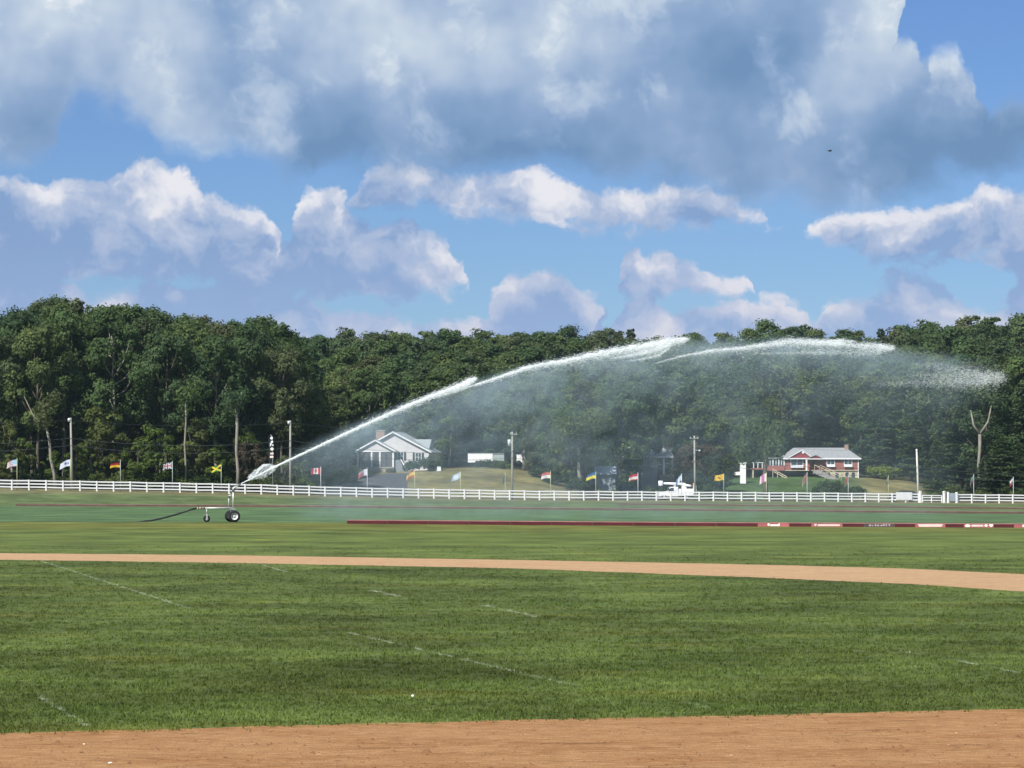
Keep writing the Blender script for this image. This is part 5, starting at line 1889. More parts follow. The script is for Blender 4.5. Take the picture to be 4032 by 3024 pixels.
for k, (px, off, top, mm, ph) in enumerate([(2110, 50, 1640, B_MID[1], 20.0), (2180, 46, 1600, B_MID[2], 20.0), (2245, 38, 1660, B_LOW[0], 14.0), (2960, 62, 1560, B_MID[5], 20.0)]):
    tree_by_top('broadleaf_tree', mm, ph, px, float(fence_depth_u((px - CX) / FPX)) + off, top, ['leafy tree behind the red and white flag', 'leafy tree at the end of the dry lawn', 'low leafy tree above the pale trunk by the shed', 'dark leafy tree left of the brick house'][k], wide=0.95)

# ------------------------------------------------------------------ garden shrubs, trunks that stand out
G_BUSH = 'garden shrubs by the houses'
def bush(px, off, h, wide, label, mesh=None, name='garden_shrub', cat='shrub'):
    d = float(fence_depth_u((px - CX) / FPX)) + off
    p = at_depth(px, d)
    plant(name, mesh or SH_MESH[int(px) % 3], p, h, 2.0, label, cat, G_BUSH, wide=wide / h * (2.0 / 1.6) / 2.0 * 2.0 if False else wide, parts=('foliage', 'stems'))


bush(1622, 55, 2.0, 0.95, 'smaller round dark bush under the right windows of the grey house')
bush(1686, 54, 2.6, 1.15, 'large round dark bush at the right corner of the grey house')
bush(1350, 40, 2.6, 1.1, 'mixed bush left of the driveway with pale flowers', SHL_MESH[1])
bush(1405, 46, 2.2, 1.0, 'pale green bush at the left corner of the porch', SHL_MESH[0])
bush(1300, 36, 2.0, 1.1, 'low pale bush at the far left of the driveway', SHL_MESH[2])
bush(1450, 52, 0.9, 1.2, 'low planting along the porch foundation', SHL_MESH[0])
bush(1540, 53, 0.9, 1.2, 'low planting at the right end of the porch foundation', SHL_MESH[1])
bush(1925, 60, 1.6, 2.0, 'long green hedge bush in front of the white trailer')
bush(1980, 58, 1.5, 1.6, 'green bush in front of the grey end of the trailer', SHL_MESH[2])
bush(2130, 46, 2.2, 1.3, 'green shrub at the edge of the dry lawn behind the red and white flag')
bush(2190, 40, 2.2, 1.2, 'dark shrub where the dry lawn meets the trees')
bush(2270, 34, 2.6, 1.0, 'dark shrub at the foot of the big trunks', SH_MESH[1])
bush(2365, 28, 1.3, 1.2, 'yellow-green plants in front of the shed', SHL_MESH[0])
bush(2420, 28, 1.3, 1.2, 'yellow-green plants at the right corner of the shed', SHL_MESH[2])
bush(2575, 22, 2.2, 1.4, 'dark shrub left of the bucket truck', SH_MESH[0])
bush(2800, 18, 2.3, 1.5, 'rounded blue-green shrub left of the yellow flag')
bush(2870, 16, 1.4, 1.3, 'low shrub under the yellow flag')
bush(2950, 15, 1.0, 1.6, 'low hedge clump on the green lawn by the fence', SH_MESH[1])
bush(3060, 15, 1.0, 1.8, 'low hedge clump right of the pink flag', SH_MESH[2])
bush(3250, 22, 3.2, 0.9, 'shrub below the stairs of the brick house')
bush(3310, 20, 3.2, 0.9, 'broad grey-green shrub at the foot of the stairs')
bush(3370, 19, 2.6, 0.9, 'shrub at the right of the stairs of the brick house', SH_MESH[2])
bush(3455, 52, 2.4, 1.5, 'bright yellow-green bush right of the brick house', shrub_mesh(530, 2.0, 1.7, M_YELLOW))
bush(3500, 54, 2.6, 1.5, 'second bright yellow-green bush right of the brick house', shrub_mesh(531, 2.0, 1.7, M_YELLOW))
for k, px in enumerate((3670, 3720, 3760, 3810, 3870, 3930, 3985, 4030)):
    d = float(fence_depth_u((px - CX) / FPX)) + 17 + (k * 7) % 9
    plant('shrub', SH_MESH[k % 3] if k % 2 else SHL_MESH[k % 3], at_depth(px, d), 1.8 + (k % 3) * 0.5, 2.0, 'shady shrub under the pines by the gateway', 'shrub', 'shrubs under the pines by the gateway', parts=('foliage', 'stems'))

MAPLE = broadleaf(610, 8.0, 4.2, 0.12, 90, 80, 0.30, 0, M_MAPLE, None, 6, 0.16)
pm = at_depth(2745, float(fence_depth_u((2745 - CX) / FPX)) + 42)
plant('red_leaved_tree', MAPLE, pm, 7.4, 8.0, 'dull red-leaved tree behind the pole with the crossarm', 'tree', wide=1.05)
OLIVE = broadleaf(611, 6.5, 3.4, 0.05, 80, 80, 0.28, 0, M_SHRUB, None, 6, 0.14)
plant('round_tree', OLIVE, at_depth(2815, float(fence_depth_u((2815 - CX) / FPX)) + 30), 6.0, 6.5, 'low rounded dull green tree above the blue-green shrub', 'tree')
MAP2 = broadleaf(612, 6.5, 2.4, 0.2, 50, 70, 0.26, 0, M_MAPLE, None, 6, 0.08)
plant('red_leaved_tree', MAP2, at_depth(985, float(fence_depth_u((985 - CX) / FPX)) + 10), 7.4, 6.5, 'slim red-leaved sapling right of the pale trunk in the stand', 'tree')


def bare_trunk(px0, py0, px1, py1, off, r0, r1, label, fork=None, mat=None, name='tree_trunk'):
    """pale trunk that shows against the dark wood, with its own small crown of leaves at the top"""
    d = float(fence_depth_u((px0 - CX) / FPX)) + off
    sc = d / FPX
    b = at_depth(px0, d)
    top = Vector(((px1 - CX) * sc, d, CAMH - (py1 - HY) * sc)) - b
    o = empty(name, b)
    tag(o, label, 'tree')
    mb = MB()
    wob = [0.0, 0.12, -0.08, 0.1, 0.0]
    mb.tube([top * (k / 4) + Vector((wob[k], 0, 0)) for k in range(5)], [r0, r0 * .92, r0 * .82, (r0 + r1) / 2, r1], 9)
    if fork:
        for fx, fy, r in fork:
            e = Vector(((fx - CX) * sc, d, CAMH - (fy - HY) * sc)) - b
            s = top
            mid = (s + e) / 2 + Vector((0.38 if e.x > s.x else -0.30, 0, -0.5))
            mb.tube([s, mid, e], [r1 * 0.85, r, r * 0.4], 7)
    mb.build('trunk', mat or M_BARKP, o, True)
    return o, top, b


def leaf_tuft(o, c, rad, seed, mat=None):
    rng = np.random.default_rng(seed)
    m = int((190 if rad < 4 else 520) * rad)
    q = rng.normal(size=(m, 3)); q /= np.linalg.norm(q, axis=1, keepdims=True)
    k = rng.integers(0, 6, m)
    cc = rng.normal(size=(6, 3)) * rad * 0.45
    pos = np.array(c) + cc[k] + q * rad * 0.5 * rng.uniform(0.5, 1.1, (m, 1))
    me = make_crown('crown', pos, q + rng.normal(size=(m, 3)) * 0.5, 0.36 * rng.uniform(0.6, 1.2, m), np.clip(0.5 + rng.normal(size=m) * 0.2, 0, 1), rng, mat or M_LEAF)
    link('crown', me, None, o)


for args, lab, fork in [((218, 1895, 185, 1690, 6.0, 0.24, 0.15), 'leaning pale trunk between the first two flags', [(95, 1560, 0.09)]),
                        ((935, 1905, 930, 1600, 8.0, 0.26, 0.20), 'thick pale trunk behind the water nozzle', [(950, 1545, 0.12), (905, 1560, 0.10)]),
                        ((728, 1900, 730, 1570, 9.0, 0.16, 0.10), 'slender straight trunk left of the green and yellow flag', None),
                        ((625, 1720, 635, 1560, 20.0, 0.15, 0.09), 'dim slanting trunk deep in the tall stand', None),
                        ((2062, 1850, 2066, 1725, 58.0, 0.42, 0.36), 'big pale trunk just right of the transformer pole', [(2058, 1590, 0.14)]),
                        ((2282, 1880, 2278, 1745, 34.0, 0.34, 0.28), 'pale trunk left of the blue and yellow flag', None),
                        ((2312, 1880, 2308, 1735, 36.0, 0.38, 0.30), 'thick dark trunk beside the shed roof', None),
                        ((2218, 1870, 2216, 1760, 44.0, 0.24, 0.2), 'straight dark trunk at the edge of the dry lawn', None),
                        ((3013, 1930, 3012, 1775, 22.0, 0.40, 0.34), 'massive dark trunk in front of the brick house sunroom', None),
                        ((1765, 1740, 1790, 1600, 78.0, 0.18, 0.08), 'pale leaning dead stem behind the white trailer', None)]:
    o, top, b = bare_trunk(*args, lab, fork, M_BARK if 'dark' in lab else None)
    leaf_tuft(o, (top.x, top.y - 0.5, top.z + (2.6 if args[0] > 2000 else 1.2)), 4.6 if args[0] > 2000 else 2.6, int(args[0]))
o, top, b = bare_trunk(3850, 1800, 3858, 1710, 34.0, 0.30, 0.26, 'pale forked bare tree standing out among the pines', [(3822, 1615, 0.17), (3905, 1590, 0.17)], M_BARKP, 'forked_tree')
leaf_tuft(o, (top.x + 1.5, top.y + 0.5, top.z + 7.0), 2.6, 77, M_NEEDLE)
for px, off, top in [(3830, 26, 1800), (3880, 24, 1790), (3690, 28, 1720), (3940, 28, 1700), (4010, 26, 1740)]:
    tree_by_top('pine_tree', P_MESH[px % 3], 20.0, px, float(fence_depth_u((px - CX) / FPX)) + off, top, 'low pine in front of the forked tree by the gateway', 'low pines near the gateway', wide=1.6)

# ------------------------------------------------------------------ travelling irrigation gun
M_GALV = material('galvanised_pipe', (0.52, 0.54, 0.50), 0.45, 0.15, 6.0, 0.5, metal=0.25)
M_DARKM = material('dark_cast_metal', (0.09, 0.09, 0.095), 0.5, 0.2, 6.0, 0.4)
M_BRASS = material('worn_brass_fitting', (0.42, 0.36, 0.24), 0.5, 0.2, 6.0, 0.4)
M_HOSE = material('black_polyethylene_hose', (0.012, 0.013, 0.015), 0.5, 0.2, 2.0, 0.35)
CART_P = ground_hit(908, 2055.5)
CS = FPX / CART_P.y
CART_RZ = R(16)


def gun_cart():
    o = empty('irrigation_cart', CART_P, CART_RZ)
    tag(o, 'galvanised irrigation gun cart on rubber wheels throwing water across the field', 'irrigation cart')
    wheel(o, 0.14, -0.72, 0.45, 0.45, 0.30)
    wheel(o, 0.14, 0.72, 0.45, 0.45, 0.30)
    MB().tube([(0.14, -0.72, 0.45), (0.14, 0.72, 0.45)], 0.05, 10).build('axle', M_GALV, o, True)
    for y in (-0.42, 0.42):
        MB().box(0.06, 0.22, y - 0.04, y + 0.04, 0.45, 1.0).build('axle_bracket', M_GALV, o)
    MB().box(0.0, 0.28, -0.5, 0.5, 0.96, 1.02).build('cross_beam', M_GALV, o)
    MB().tube([(-2.0, 0, 1.07), (0.28, 0, 1.07)], 0.062, 12).build('frame_pipe', M_GALV, o, True)
    MB().tube([(-2.62, 0, 1.05), (-2.3, 0, 1.07), (-2.0, 0, 1.07)], [0.065, 0.075, 0.07], 12).build('inlet_coupling', M_BRASS, o, True)
    for x in (-2.5, -2.28, -2.06):
        MB().lathe([(x - 0.03, 0.07), (x - 0.03, 0.10), (x + 0.03, 0.10), (x + 0.03, 0.07)], 14, 'x', (0, 0, 1.065)).build('hose_clamp', M_DARKM, o, True)
    # castor
    MB().tube([(-1.85, 0, 0.58), (-1.85, 0, 1.03)], 0.035, 8).build('castor_strut', M_GALV, o, True)
    MB().box(-1.90, -1.80, -0.11, -0.08, 0.22, 0.62).build('castor_fork', M_GALV, o)
    MB().box(-1.90, -1.80, 0.08, 0.11, 0.22, 0.62).build('castor_fork', M_GALV, o)
    wheel(o, -1.85, 0, 0.26, 0.26, 0.13, 'castor_wheel', 0.45)
    # tower
    MB().tube([(0.20, 0, 1.0), (0.20, 0, 2.36)], 0.058, 12).build('riser_pipe', M_GALV, o, True)
    MB().tube([(-0.16, 0, 1.1), (-0.14, 0, 2.0)], 0.04, 10).build('support_post', M_GALV, o, True)
    MB().tube([(-0.16, 0, 2.02), (0.20, 0, 2.06)], 0.035, 8).build('top_brace', M_GALV, o, True)
    MB().box(-0.20, -0.02, -0.06, 0.06, 1.84, 1.98).build('valve', M_DARKM, o)
    MB().tube([(-0.10, 0, 2.0), (-0.06, 0, 2.16), (0.06, 0, 2.2)], 0.02, 6).build('control_tube', M_GALV, o, True)
    # the gun itself
    MB().lathe([(2.34, 0.10), (2.40, 0.115), (2.44, 0.115), (2.50, 0.085)], 16, 'z', (0.20, 0, 0)).build('swivel', M_DARKM, o, True)
    g = empty('gun', (0, 0, 0), 0, o)
    MB().tube([(0.20, 0, 2.46), (0.21, 0, 2.56), (0.27, 0, 2.62), (0.42, 0, 2.69), (0.62, 0, 2.78)], [0.075, 0.075, 0.07, 0.06, 0.045], 12).build('barrel', M_GALV, g, True)
    MB().tube([(0.56, 0, 2.755), (0.70, 0, 2.815)], [0.085, 0.06], 14).build('nozzle_ring', M_DARKM, g, True)
    MB().tube([(0.12, 0.1, 2.62), (0.35, 0.1, 2.78), (0.72, 0.06, 2.93)], 0.02, 6).build('drive_arm', M_DARKM, g, True)
    MB().box(0.68, 0.80, 0.0, 0.05, 2.84, 2.96).build('deflector_spoon', M_DARKM, g)
    MB().box(0.02, 0.13, 0.03, 0.17, 2.54, 2.68).build('counterweight', M_DARKM, g)
    return o


gun_cart()


def cart_pt(x, y, z):
    return CART_P + Matrix.Rotation(CART_RZ, 3, 'Z') @ Vector((x, y, z))


def hose():
    a = cart_pt(-2.62, 0, 1.05)
    t = ground_hit(578, 2054)
    pts = [a, a + Vector((-0.35, -0.10, -0.06)), a + Vector((-0.8, -0.25, -0.22))]
    for k in range(1, 9):
        s = k / 8
        p = pts[2] + (t - pts[2]) * s
        p.z = pts[2].z + (t.z + 0.055 - pts[2].z) * (1 - (1 - s) ** 1.35)
        pts.append(p)
    for k, px in enumerate(range(540, -500, -60)):
        q = ground_hit(px, 2055.0 + 1.2 * math.sin(k * 0.9))
        pts.append(Vector((q.x, q.y, q.z - 0.045)))
    o = MB().tube(pts, 0.070, 10).build('water_hose', M_HOSE, None, True)
    tag(o, 'black water hose trailing over the grass from the irrigation cart', 'hose')


hose()

# ------------------------------------------------------------------ the water: pulses of the jet, droplets, drifting mist
def water_material(name, clear, c=(0.93, 0.95, 0.96)):
    mt = bpy.data.materials.new(name)
    mt.use_nodes = True
    t = NT(mt.node_tree); t.n.clear()
    geo = t.node('ShaderNodeNewGeometry')
    n = t.noise(X(t, geo.outputs['Position']), 2.6, 3.0, 0.6)
    d = t.node('ShaderNodeBsdfDiffuse'); d.inputs['Color'].default_value = c + (1,)
    tr = t.node('ShaderNodeBsdfTranslucent'); tr.inputs['Color'].default_value = c + (1,)
    mx = t.node('ShaderNodeMixShader'); mx.inputs[0].default_value = 0.45
    t.l.new(d.outputs[0], mx.inputs[1]); t.l.new(tr.outputs[0], mx.inputs[2])
    tp = t.node('ShaderNodeBsdfTransparent')
    m2 = t.node('ShaderNodeMixShader')
    t.plug(m2.inputs[0], t.lin(n, 0.3, 0.7, clear[0], clear[1]))
    t.l.new(mx.outputs[0], m2.inputs[1]); t.l.new(tp.outputs[0], m2.inputs[2])
    o = t.node('ShaderNodeOutputMaterial'); t.l.new(m2.outputs[0], o.inputs[0])
    return mt


M_JET = water_material('white_water', (0.35, 0.0))
M_JET2 = water_material('breaking_white_water', (0.75, 0.15))
M_DROPS = water_material('flying_droplets', (0.74, 0.48))
M_HALF = water_material('thinning_droplets', (0.74, 0.50))
M_FINE = water_material('fine_spray', (0.88, 0.72))
JD = CART_P.y + 0.3


def JP(px, py):
    return Vector(((px - CX) * JD / FPX, JD, CAMH - (py - HY) * JD / FPX))


# each pulse: centre line with half thickness (px), then feather (share of spray below), droplet count
PULSES = [
    dict(line=[(946, 1906, 1.6), (1000, 1880, 3.0), (1075, 1842, 4.2), (1200, 1783, 4.2), (1300, 1737, 4.6), (1400, 1690, 5.0), (1500, 1645, 5.5), (1600, 1601, 6.0), (1700, 1560, 6.5), (1780, 1532, 7.0), (1830, 1512, 8.5), (1866, 1495, 8.0), (1876, 1490, 2.0)], solid=0.0, n=6500, below=9, spread=5),
    dict(line=[(1740, 1545, 0.5), (1800, 1523, 2.0), (1850, 1505, 1.0)], solid=2, n=260, below=2, spread=3),
    dict(line=[(1780, 1545, 2.0), (1815, 1533, 4.5), (1850, 1512, 3.0)], solid=2, n=420, below=3, spread=3),
    dict(line=[(1680, 1575, 1.0), (1800, 1538, 2.0), (1900, 1507, 3.0), (2000, 1474, 4.2), (2070, 1450, 7.0), (2150, 1434, 6.0), (2230, 1421, 6.5), (2300, 1406, 8.0), (2400, 1386, 7.0), (2470, 1374, 8.0), (2540, 1362, 7.0), (2600, 1350, 8.0), (2650, 1342, 6.0), (2712, 1334, 1.5)], solid=0.35, n=12000, below=24, spread=8),
    dict(line=[(2400, 1412, 1.0), (2500, 1396, 3.0), (2580, 1378, 5.0), (2640, 1352, 2.0)], solid=2, n=2600, below=8, spread=9),
    dict(line=[(2460, 1424, 1.0), (2540, 1412, 3.0), (2600, 1396, 2.0), (2640, 1362, 1.0)], solid=2, n=800, below=6, spread=6),
    dict(line=[(2560, 1436, 0.6), (2680, 1402, 1.2), (2800, 1380, 1.8), (2920, 1370, 2.4), (3020, 1356, 4.0), (3110, 1342, 5.5), (3180, 1344, 4.5), (3260, 1346, 2.5), (3330, 1349, 2.0)], solid=2, n=10000, below=24, spread=10),
    dict(line=[(3240, 1344, 0.6), (3320, 1338, 3.0), (3360, 1344, 1.0)], solid=2, n=420, below=3, spread=4),
    dict(line=[(3160, 1352, 1.0), (3300, 1356, 4.0), (3420, 1360, 5.5), (3480, 1364, 4.0), (3522, 1370, 1.0)], solid=2, n=4000, below=12, spread=11),
    dict(line=[(2960, 1392, 0.5), (3200, 1388, 1.5), (3340, 1386, 2.5), (3430, 1385, 3.0), (3480, 1374, 1.0)], solid=2, n=1700, below=6, spread=22),
    dict(line=[(3600, 1432, 0.4), (3720, 1446, 3.0), (3840, 1464, 4.0), (3920, 1478, 4.0), (3966, 1490, 0.8)], solid=2, n=2200, below=26, spread=26),
    dict(line=[(3420, 1515, 0.4), (3600, 1506, 2.0), (3760, 1506, 3.0), (3850, 1504, 4.0), (3900, 1494, 2.0)], solid=2, n=2200, below=8, spread=28),
    dict(line=[(3560, 1474, 0.4), (3740, 1482, 4.0), (3880, 1488, 6.0), (3950, 1491, 1.5)], solid=2, n=2400, below=16, spread=34),
]


def jet():
    root = empty('water_jet', JP(946, 1906))
    tag(root, 'white water jet arching from the irrigation gun over the field', 'water jet')
    base = root.location.copy()
    rng = np.random.default_rng(5)
    for pi, P_ in enumerate(PULSES):
        ln = np.array(P_['line'], float)
        s = np.concatenate([[0], np.cumsum(np.hypot(np.diff(ln[:, 0]), np.diff(ln[:, 1])))])
        # ragged core
        n = int(s[-1] / 7)
        tt = np.linspace(0, s[-1], n)
        cx = np.interp(tt, s, ln[:, 0]); cyy = np.interp(tt, s, ln[:, 1]); w = np.interp(tt, s, ln[:, 2])
        ker = np.hanning(9)[1:-1]; ker /= ker.sum()
        cyy[4:-4] = np.convolve(cyy, ker, 'same')[4:-4]
        rough = np.convolve(rng.normal(size=n + 6), np.ones(3) / 3, 'same')[3:-3]
        f = (tt / s[-1])
        rag = 0.06 + 0.5 * (f if P_['solid'] == 0 else np.ones(n)) * (0.5 if P_['solid'] == 0 else 1)
        w2 = np.maximum(0.5, w * (1 + rag * rough))
        cy2 = cyy + rag * w * 0.5 * np.roll(rough, 3)
        pts = [JP(a, b) - base for a, b in zip(cx, cy2)]
        if P_['solid'] < 1.0:
            lo = int(P_['solid'] * n * 0.4)
            rads = [float(q) * JD / FPX for q in w2]
            MB().tube(pts[lo:], rads[lo:], 9).build('stream', M_JET if pi == 0 else M_JET2, root, True)
        # droplets torn off the stream
        m = P_['n']
        u = rng.beta(1.7, 1.0, m) if pi else rng.beta(2.4, 1.0, m)
        dd = u * s[-1]
        x = np.interp(dd, s, ln[:, 0]); y = np.interp(dd, s, ln[:, 1]); ww = np.interp(dd, s, ln[:, 2])
        side = rng.normal(size=m)
        fall = rng.exponential(1.0, m) * P_['below'] * (0.15 + 0.85 * u) * rng.uniform(0, 1, m)
        y = y + side * (ww * 0.8 + P_['spread'] * 0.35 * u) + fall * (rng.random(m) < 0.65)
        x = x - fall * rng.uniform(0.3, 2.2, m) + rng.normal(size=m) * 4
        slope = np.interp(dd, s, np.gradient(ln[:, 1], ln[:, 0]))
        ang = -slope + rng.normal(size=m) * 0.16
        L = rng.uniform(0.04, 0.18, m) * (0.6 + 0.6 * u); th = rng.uniform(0.008, 0.026, m)
        if pi >= 10: L = L * 0.6; th = th * 0.75; y = y + rng.normal(size=m) * 7
        elif pi >= 6: L = L * 0.7
        pos = np.stack([(x - CX) * JD / FPX - base.x, rng.normal(size=m) * 0.45 * (0.3 + u), CAMH - (y - HY) * JD / FPX - base.z], 1)
        ax = np.stack([np.cos(ang), rng.normal(size=m) * 0.1, np.sin(ang)], 1)
        b = np.stack([-np.sin(ang), rng.normal(size=m) * 0.6, np.cos(ang)], 1)
        v = np.stack([pos - ax * L[:, None], pos - b * th[:, None], pos + ax * L[:, None] * 0.6, pos + b * th[:, None]], 1).reshape(-1, 3)
        o = link('droplets', mesh_np('droplets', v, np.arange(4 * m).reshape(m, 4)), M_HALF if pi >= 10 else (M_HALF if pi >= 6 else M_DROPS), root)
        o['kind'] = 'stuff'
    # the ragged sheet thrown up where the drive arm cuts the stream
    m = 900
    t_ = rng.uniform(0, 1, m)
    poly = [(978, 1878), (1000, 1856), (1036, 1829), (1066, 1828), (1082, 1840)]
    lowr = [(985, 1890), (1010, 1884), (1032, 1888), (1058, 1872), (1080, 1852)]
    s5 = np.linspace(0, 1, 5)
    xa = np.interp(t_, s5, [p[0] for p in poly]); ya = np.interp(t_, s5, [p[1] for p in poly])
    xb = np.interp(t_, s5, [p[0] for p in lowr]); yb = np.interp(t_, s5, [p[1] for p in lowr])
    k = rng.beta(0.9, 1.2, m)
    x = xa + (xb - xa) * k + rng.normal(size=m) * 2; y = ya + (yb - ya) * k + rng.normal(size=m) * 2
    pos = np.stack([(x - CX) * JD / FPX - base.x, rng.normal(size=m) * 0.25, CAMH - (y - HY) * JD / FPX - base.z], 1)
    ang = rng.normal(0.65, 0.35, m)
    L = rng.uniform(0.05, 0.22, m); th = rng.uniform(0.008, 0.024, m)
    ax = np.stack([np.cos(ang), rng.normal(size=m) * 0.2, np.sin(ang)], 1); b = np.stack([-np.sin(ang), rng.normal(size=m) * 0.5, np.cos(ang)], 1)
    v = np.stack([pos - ax * L[:, None], pos - b * th[:, None], pos + ax * L[:, None], pos + b * th[:, None]], 1).reshape(-1, 3)
    o = link('splash', mesh_np('splash', v, np.arange(4 * m).reshape(m, 4)), M_HALF, root)
    o['kind'] = 'stuff'
    pts = [JP(a, b_) - base for a, b_ in [(990, 1884), (1005, 1872), (1018, 1852), (1036, 1834), (1066, 1829)]]
    MB().tube(pts, [0.03, 0.05, 0.09, 0.10, 0.04], 8).build('stream', M_JET2, root, True)
    # fine curtain raining out of the arc
    m = 9000
    u = rng.beta(1.3, 1.15, m)
    x = 1120 + u * 2700
    yj = 1905 - 565 * (1 - ((x - 945 - 2105) / 2105) ** 2)
    drop = rng.exponential(1.0, m) * 95
    y = yj + 6 + drop
    x = x - drop * rng.uniform(0.1, 0.9, m)
    pos = np.stack([(x - CX) * JD / FPX - base.x, rng.normal(size=m) * 1.6, CAMH - (y - HY) * JD / FPX - base.z], 1)
    ang = rng.normal(-0.4, 0.5, m) + (u < 0.6) * 0.9
    L = rng.uniform(0.03, 0.13, m); th = rng.uniform(0.006, 0.014, m)
    ax = np.stack([np.cos(ang), rng.normal(size=m) * 0.2, np.sin(ang)], 1); b = np.stack([-np.sin(ang), rng.normal(size=m) * 0.5, np.cos(ang)], 1)
    v = np.stack([pos - ax * L[:, None], pos - b * th[:, None], pos + ax * L[:, None], pos + b * th[:, None]], 1).reshape(-1, 3)
    o = link('falling_spray', mesh_np('falling_spray', v, np.arange(4 * m).reshape(m, 4)), M_FINE, root)
    o['kind'] = 'stuff'


jet()


def mist():
    """air full of fine water under and around the arc"""
    u = FPX / JD
    x0, x1 = (1010 - CX) / u, (4010 - CX) / u
    zb, zt = -0.4, CAMH - (1310 - HY) / u
    o = MB().box(x0, x1, JD - 1.5, JD + 9.0, zb, zt).build('mist', None)
    mt = bpy.data.materials.new('drifting_mist')
    mt.use_nodes = True
    t = NT(mt.node_tree); t.n.clear()
    geo = t.node('ShaderNodeNewGeometry')
    p = X(t, geo.outputs['Position'])
    px, py, pz = t.sep(p)
    xn = (945 - CX) / u; zn = CAMH - (1905 - HY) / u
    xr = px - xn
    a = (xr - 40.3) * (1 / 40.3)
    zj = (1.0 - a * a) * 10.85 + zn
    s = zj - pz                                              # depth below the arc
    above = t.sstep(s, -0.9, 0.5)
    near = t.m('POWER', 2.718, s.max(0.0) * (-0.62))
    env = t.sstep(xr, 0.5, 9.0) * t.sstep(xr, 60.0, 52.0)
    veil = env * t.sstep(pz, -0.4, 0.8)
    n1 = t.noise(t.vm('MULTIPLY', p, (1.0, 0.6, 1.3)), 0.30, 3.0, 0.6)
    n2 = t.noise(t.vm('MULTIPLY', t.xyz(px - pz * 0.9, py * 0.5, pz + px * 0.25), (1.0, 1.0, 1.0)), 0.75, 2.0, 0.6)
    tex = t.lin(n1, 0.32, 0.68, 0.25, 1.6).max(0.0) * t.lin(n2, 0.3, 0.7, 0.5, 1.5).max(0.1)
    low = t.lin(xr, 8.0, 50.0, 1.0, 0.45)
    dens = above * (near * 1.0 + veil * low * MIST_VEIL) * env * tex * MIST_D
    vol = t.node('ShaderNodeVolumePrincipled')
    vol.inputs['Color'].default_value = (0.72, 0.89, 1.0, 1)
    vol.inputs['Anisotropy'].default_value = 0.1
    t.plug(vol.inputs['Density'], dens)
    out = t.node('ShaderNodeOutputMaterial')
    t.l.new(vol.outputs[0], out.inputs['Volume'])
    o.data.materials.append(mt)
    mt.cycles.volume_step_rate = 1.0
    tag(o, 'fine mist drifting under the arching water jet', 'mist', kind='stuff')


MIST_D, MIST_VEIL = 0.042, 0.46
mist()

# ------------------------------------------------------------------ grass blades, clods, small things
def grass_material():
    mt = bpy.data.materials.new('grass_blades')
    mt.use_nodes = True
    t = NT(mt.node_tree); t.n.clear()
    geo = t.node('ShaderNodeNewGeometry')
    p = X(t, geo.outputs['Position'])
    at = t.node('ShaderNodeAttribute', attribute_name='tint')
    ton = t.node('ShaderNodeAttribute', attribute_name='tone')
    c = turf_colour(t, p, X(t, at.outputs['Color']))
    c = t.vm('SCALE', c, scale=t.lin(X(t, ton.outputs['Fac']), 0, 1, 0.85, 1.85))
    d = t.node('ShaderNodeBsdfDiffuse'); t.plug(d.inputs['Color'], c)
    tr = t.node('ShaderNodeBsdfTranslucent'); t.plug(tr.inputs['Color'], t.vm('MULTIPLY', c, (1.1, 1.2, 0.7)))
    mx = t.node('ShaderNodeMixShader'); mx.inputs[0].default_value = 0.3
    t.l.new(d.outputs[0], mx.inputs[1]); t.l.new(tr.outputs[0], mx.inputs[2])
    o = t.node('ShaderNodeOutputMaterial'); t.l.new(mx.outputs[0], o.inputs[0])
    return mt


def grass():
    rng = np.random.default_rng(21)
    N = 62000
    py = np.concatenate([rng.uniform(2200, 2905, int(N * 0.98)), rng.uniform(2150, 2200, N - int(N * 0.98))])
    px = rng.uniform(-350, 4380, N)
    ex, ey = zip(*NEAR_DIRT_EDGE); fx, fy = zip(*FAR_TOP); bx, by = zip(*FAR_BOT)
    edge = np.interp(px, ex, ey) + rng.normal(size=N) * 5
    keep = (py < edge) & ~((py > np.interp(px, fx, fy) - 1.0) & (py < np.interp(px, bx, by) + 1.0 + rng.exponential(2, N)))
    px, py = px[keep], py[keep]
    n = len(px)
    D = CAMH * FPX / (py - HY)
    x = (px - CX) * D / FPX
    B = 6                                                   # blades in a tuft
    cx = np.repeat(x, B); cd = np.repeat(D, B)
    grow = np.sqrt(cd / 45.0)
    m = n * B
    bx_ = cx + rng.normal(size=m) * 0.035 * grow; by_ = cd + rng.normal(size=m) * 0.05 * grow
    h = rng.uniform(0.016, 0.046, m) * np.repeat(rng.uniform(0.55, 1.5, n), B) * (0.8 + 0.2 * grow)
    a = rng.uniform(0, 6.283, m)
    w = rng.uniform(0.007, 0.014, m) * grow
    lean = rng.uniform(0.2, 1.1, m) * h
    la = rng.uniform(0, 6.283, m)
    z = ground_z(bx_, by_)
    v = np.stack([np.stack([bx_ - np.cos(a) * w, by_ - np.sin(a) * w, z - 0.004], 1),
                  np.stack([bx_ + np.cos(a) * w, by_ + np.sin(a) * w, z - 0.004], 1),
                  np.stack([bx_ + np.cos(la) * lean, by_ + np.sin(la) * lean, z + h], 1)], 1).reshape(-1, 3)
    me = mesh_np('grass', v, np.arange(3 * m).reshape(m, 3))
    at = me.color_attributes.new('tint', 'FLOAT_COLOR', 'POINT')
    c = np.ones((3 * m, 4), np.float32)
    c[:, :3] = np.repeat(tint_of(bx_, by_), 3, axis=0)
    at.data.foreach_set('color', c.ravel())
    tn = me.attributes.new('tone', 'FLOAT', 'FACE')
    tn.data.foreach_set('value', np.clip(rng.normal(0.45, 0.22, m), 0, 1).astype(np.float32))
    o = link('grass', me, grass_material())
    tag(o, 'short mown grass between the two dirt tracks', 'grass', kind='stuff')


grass()


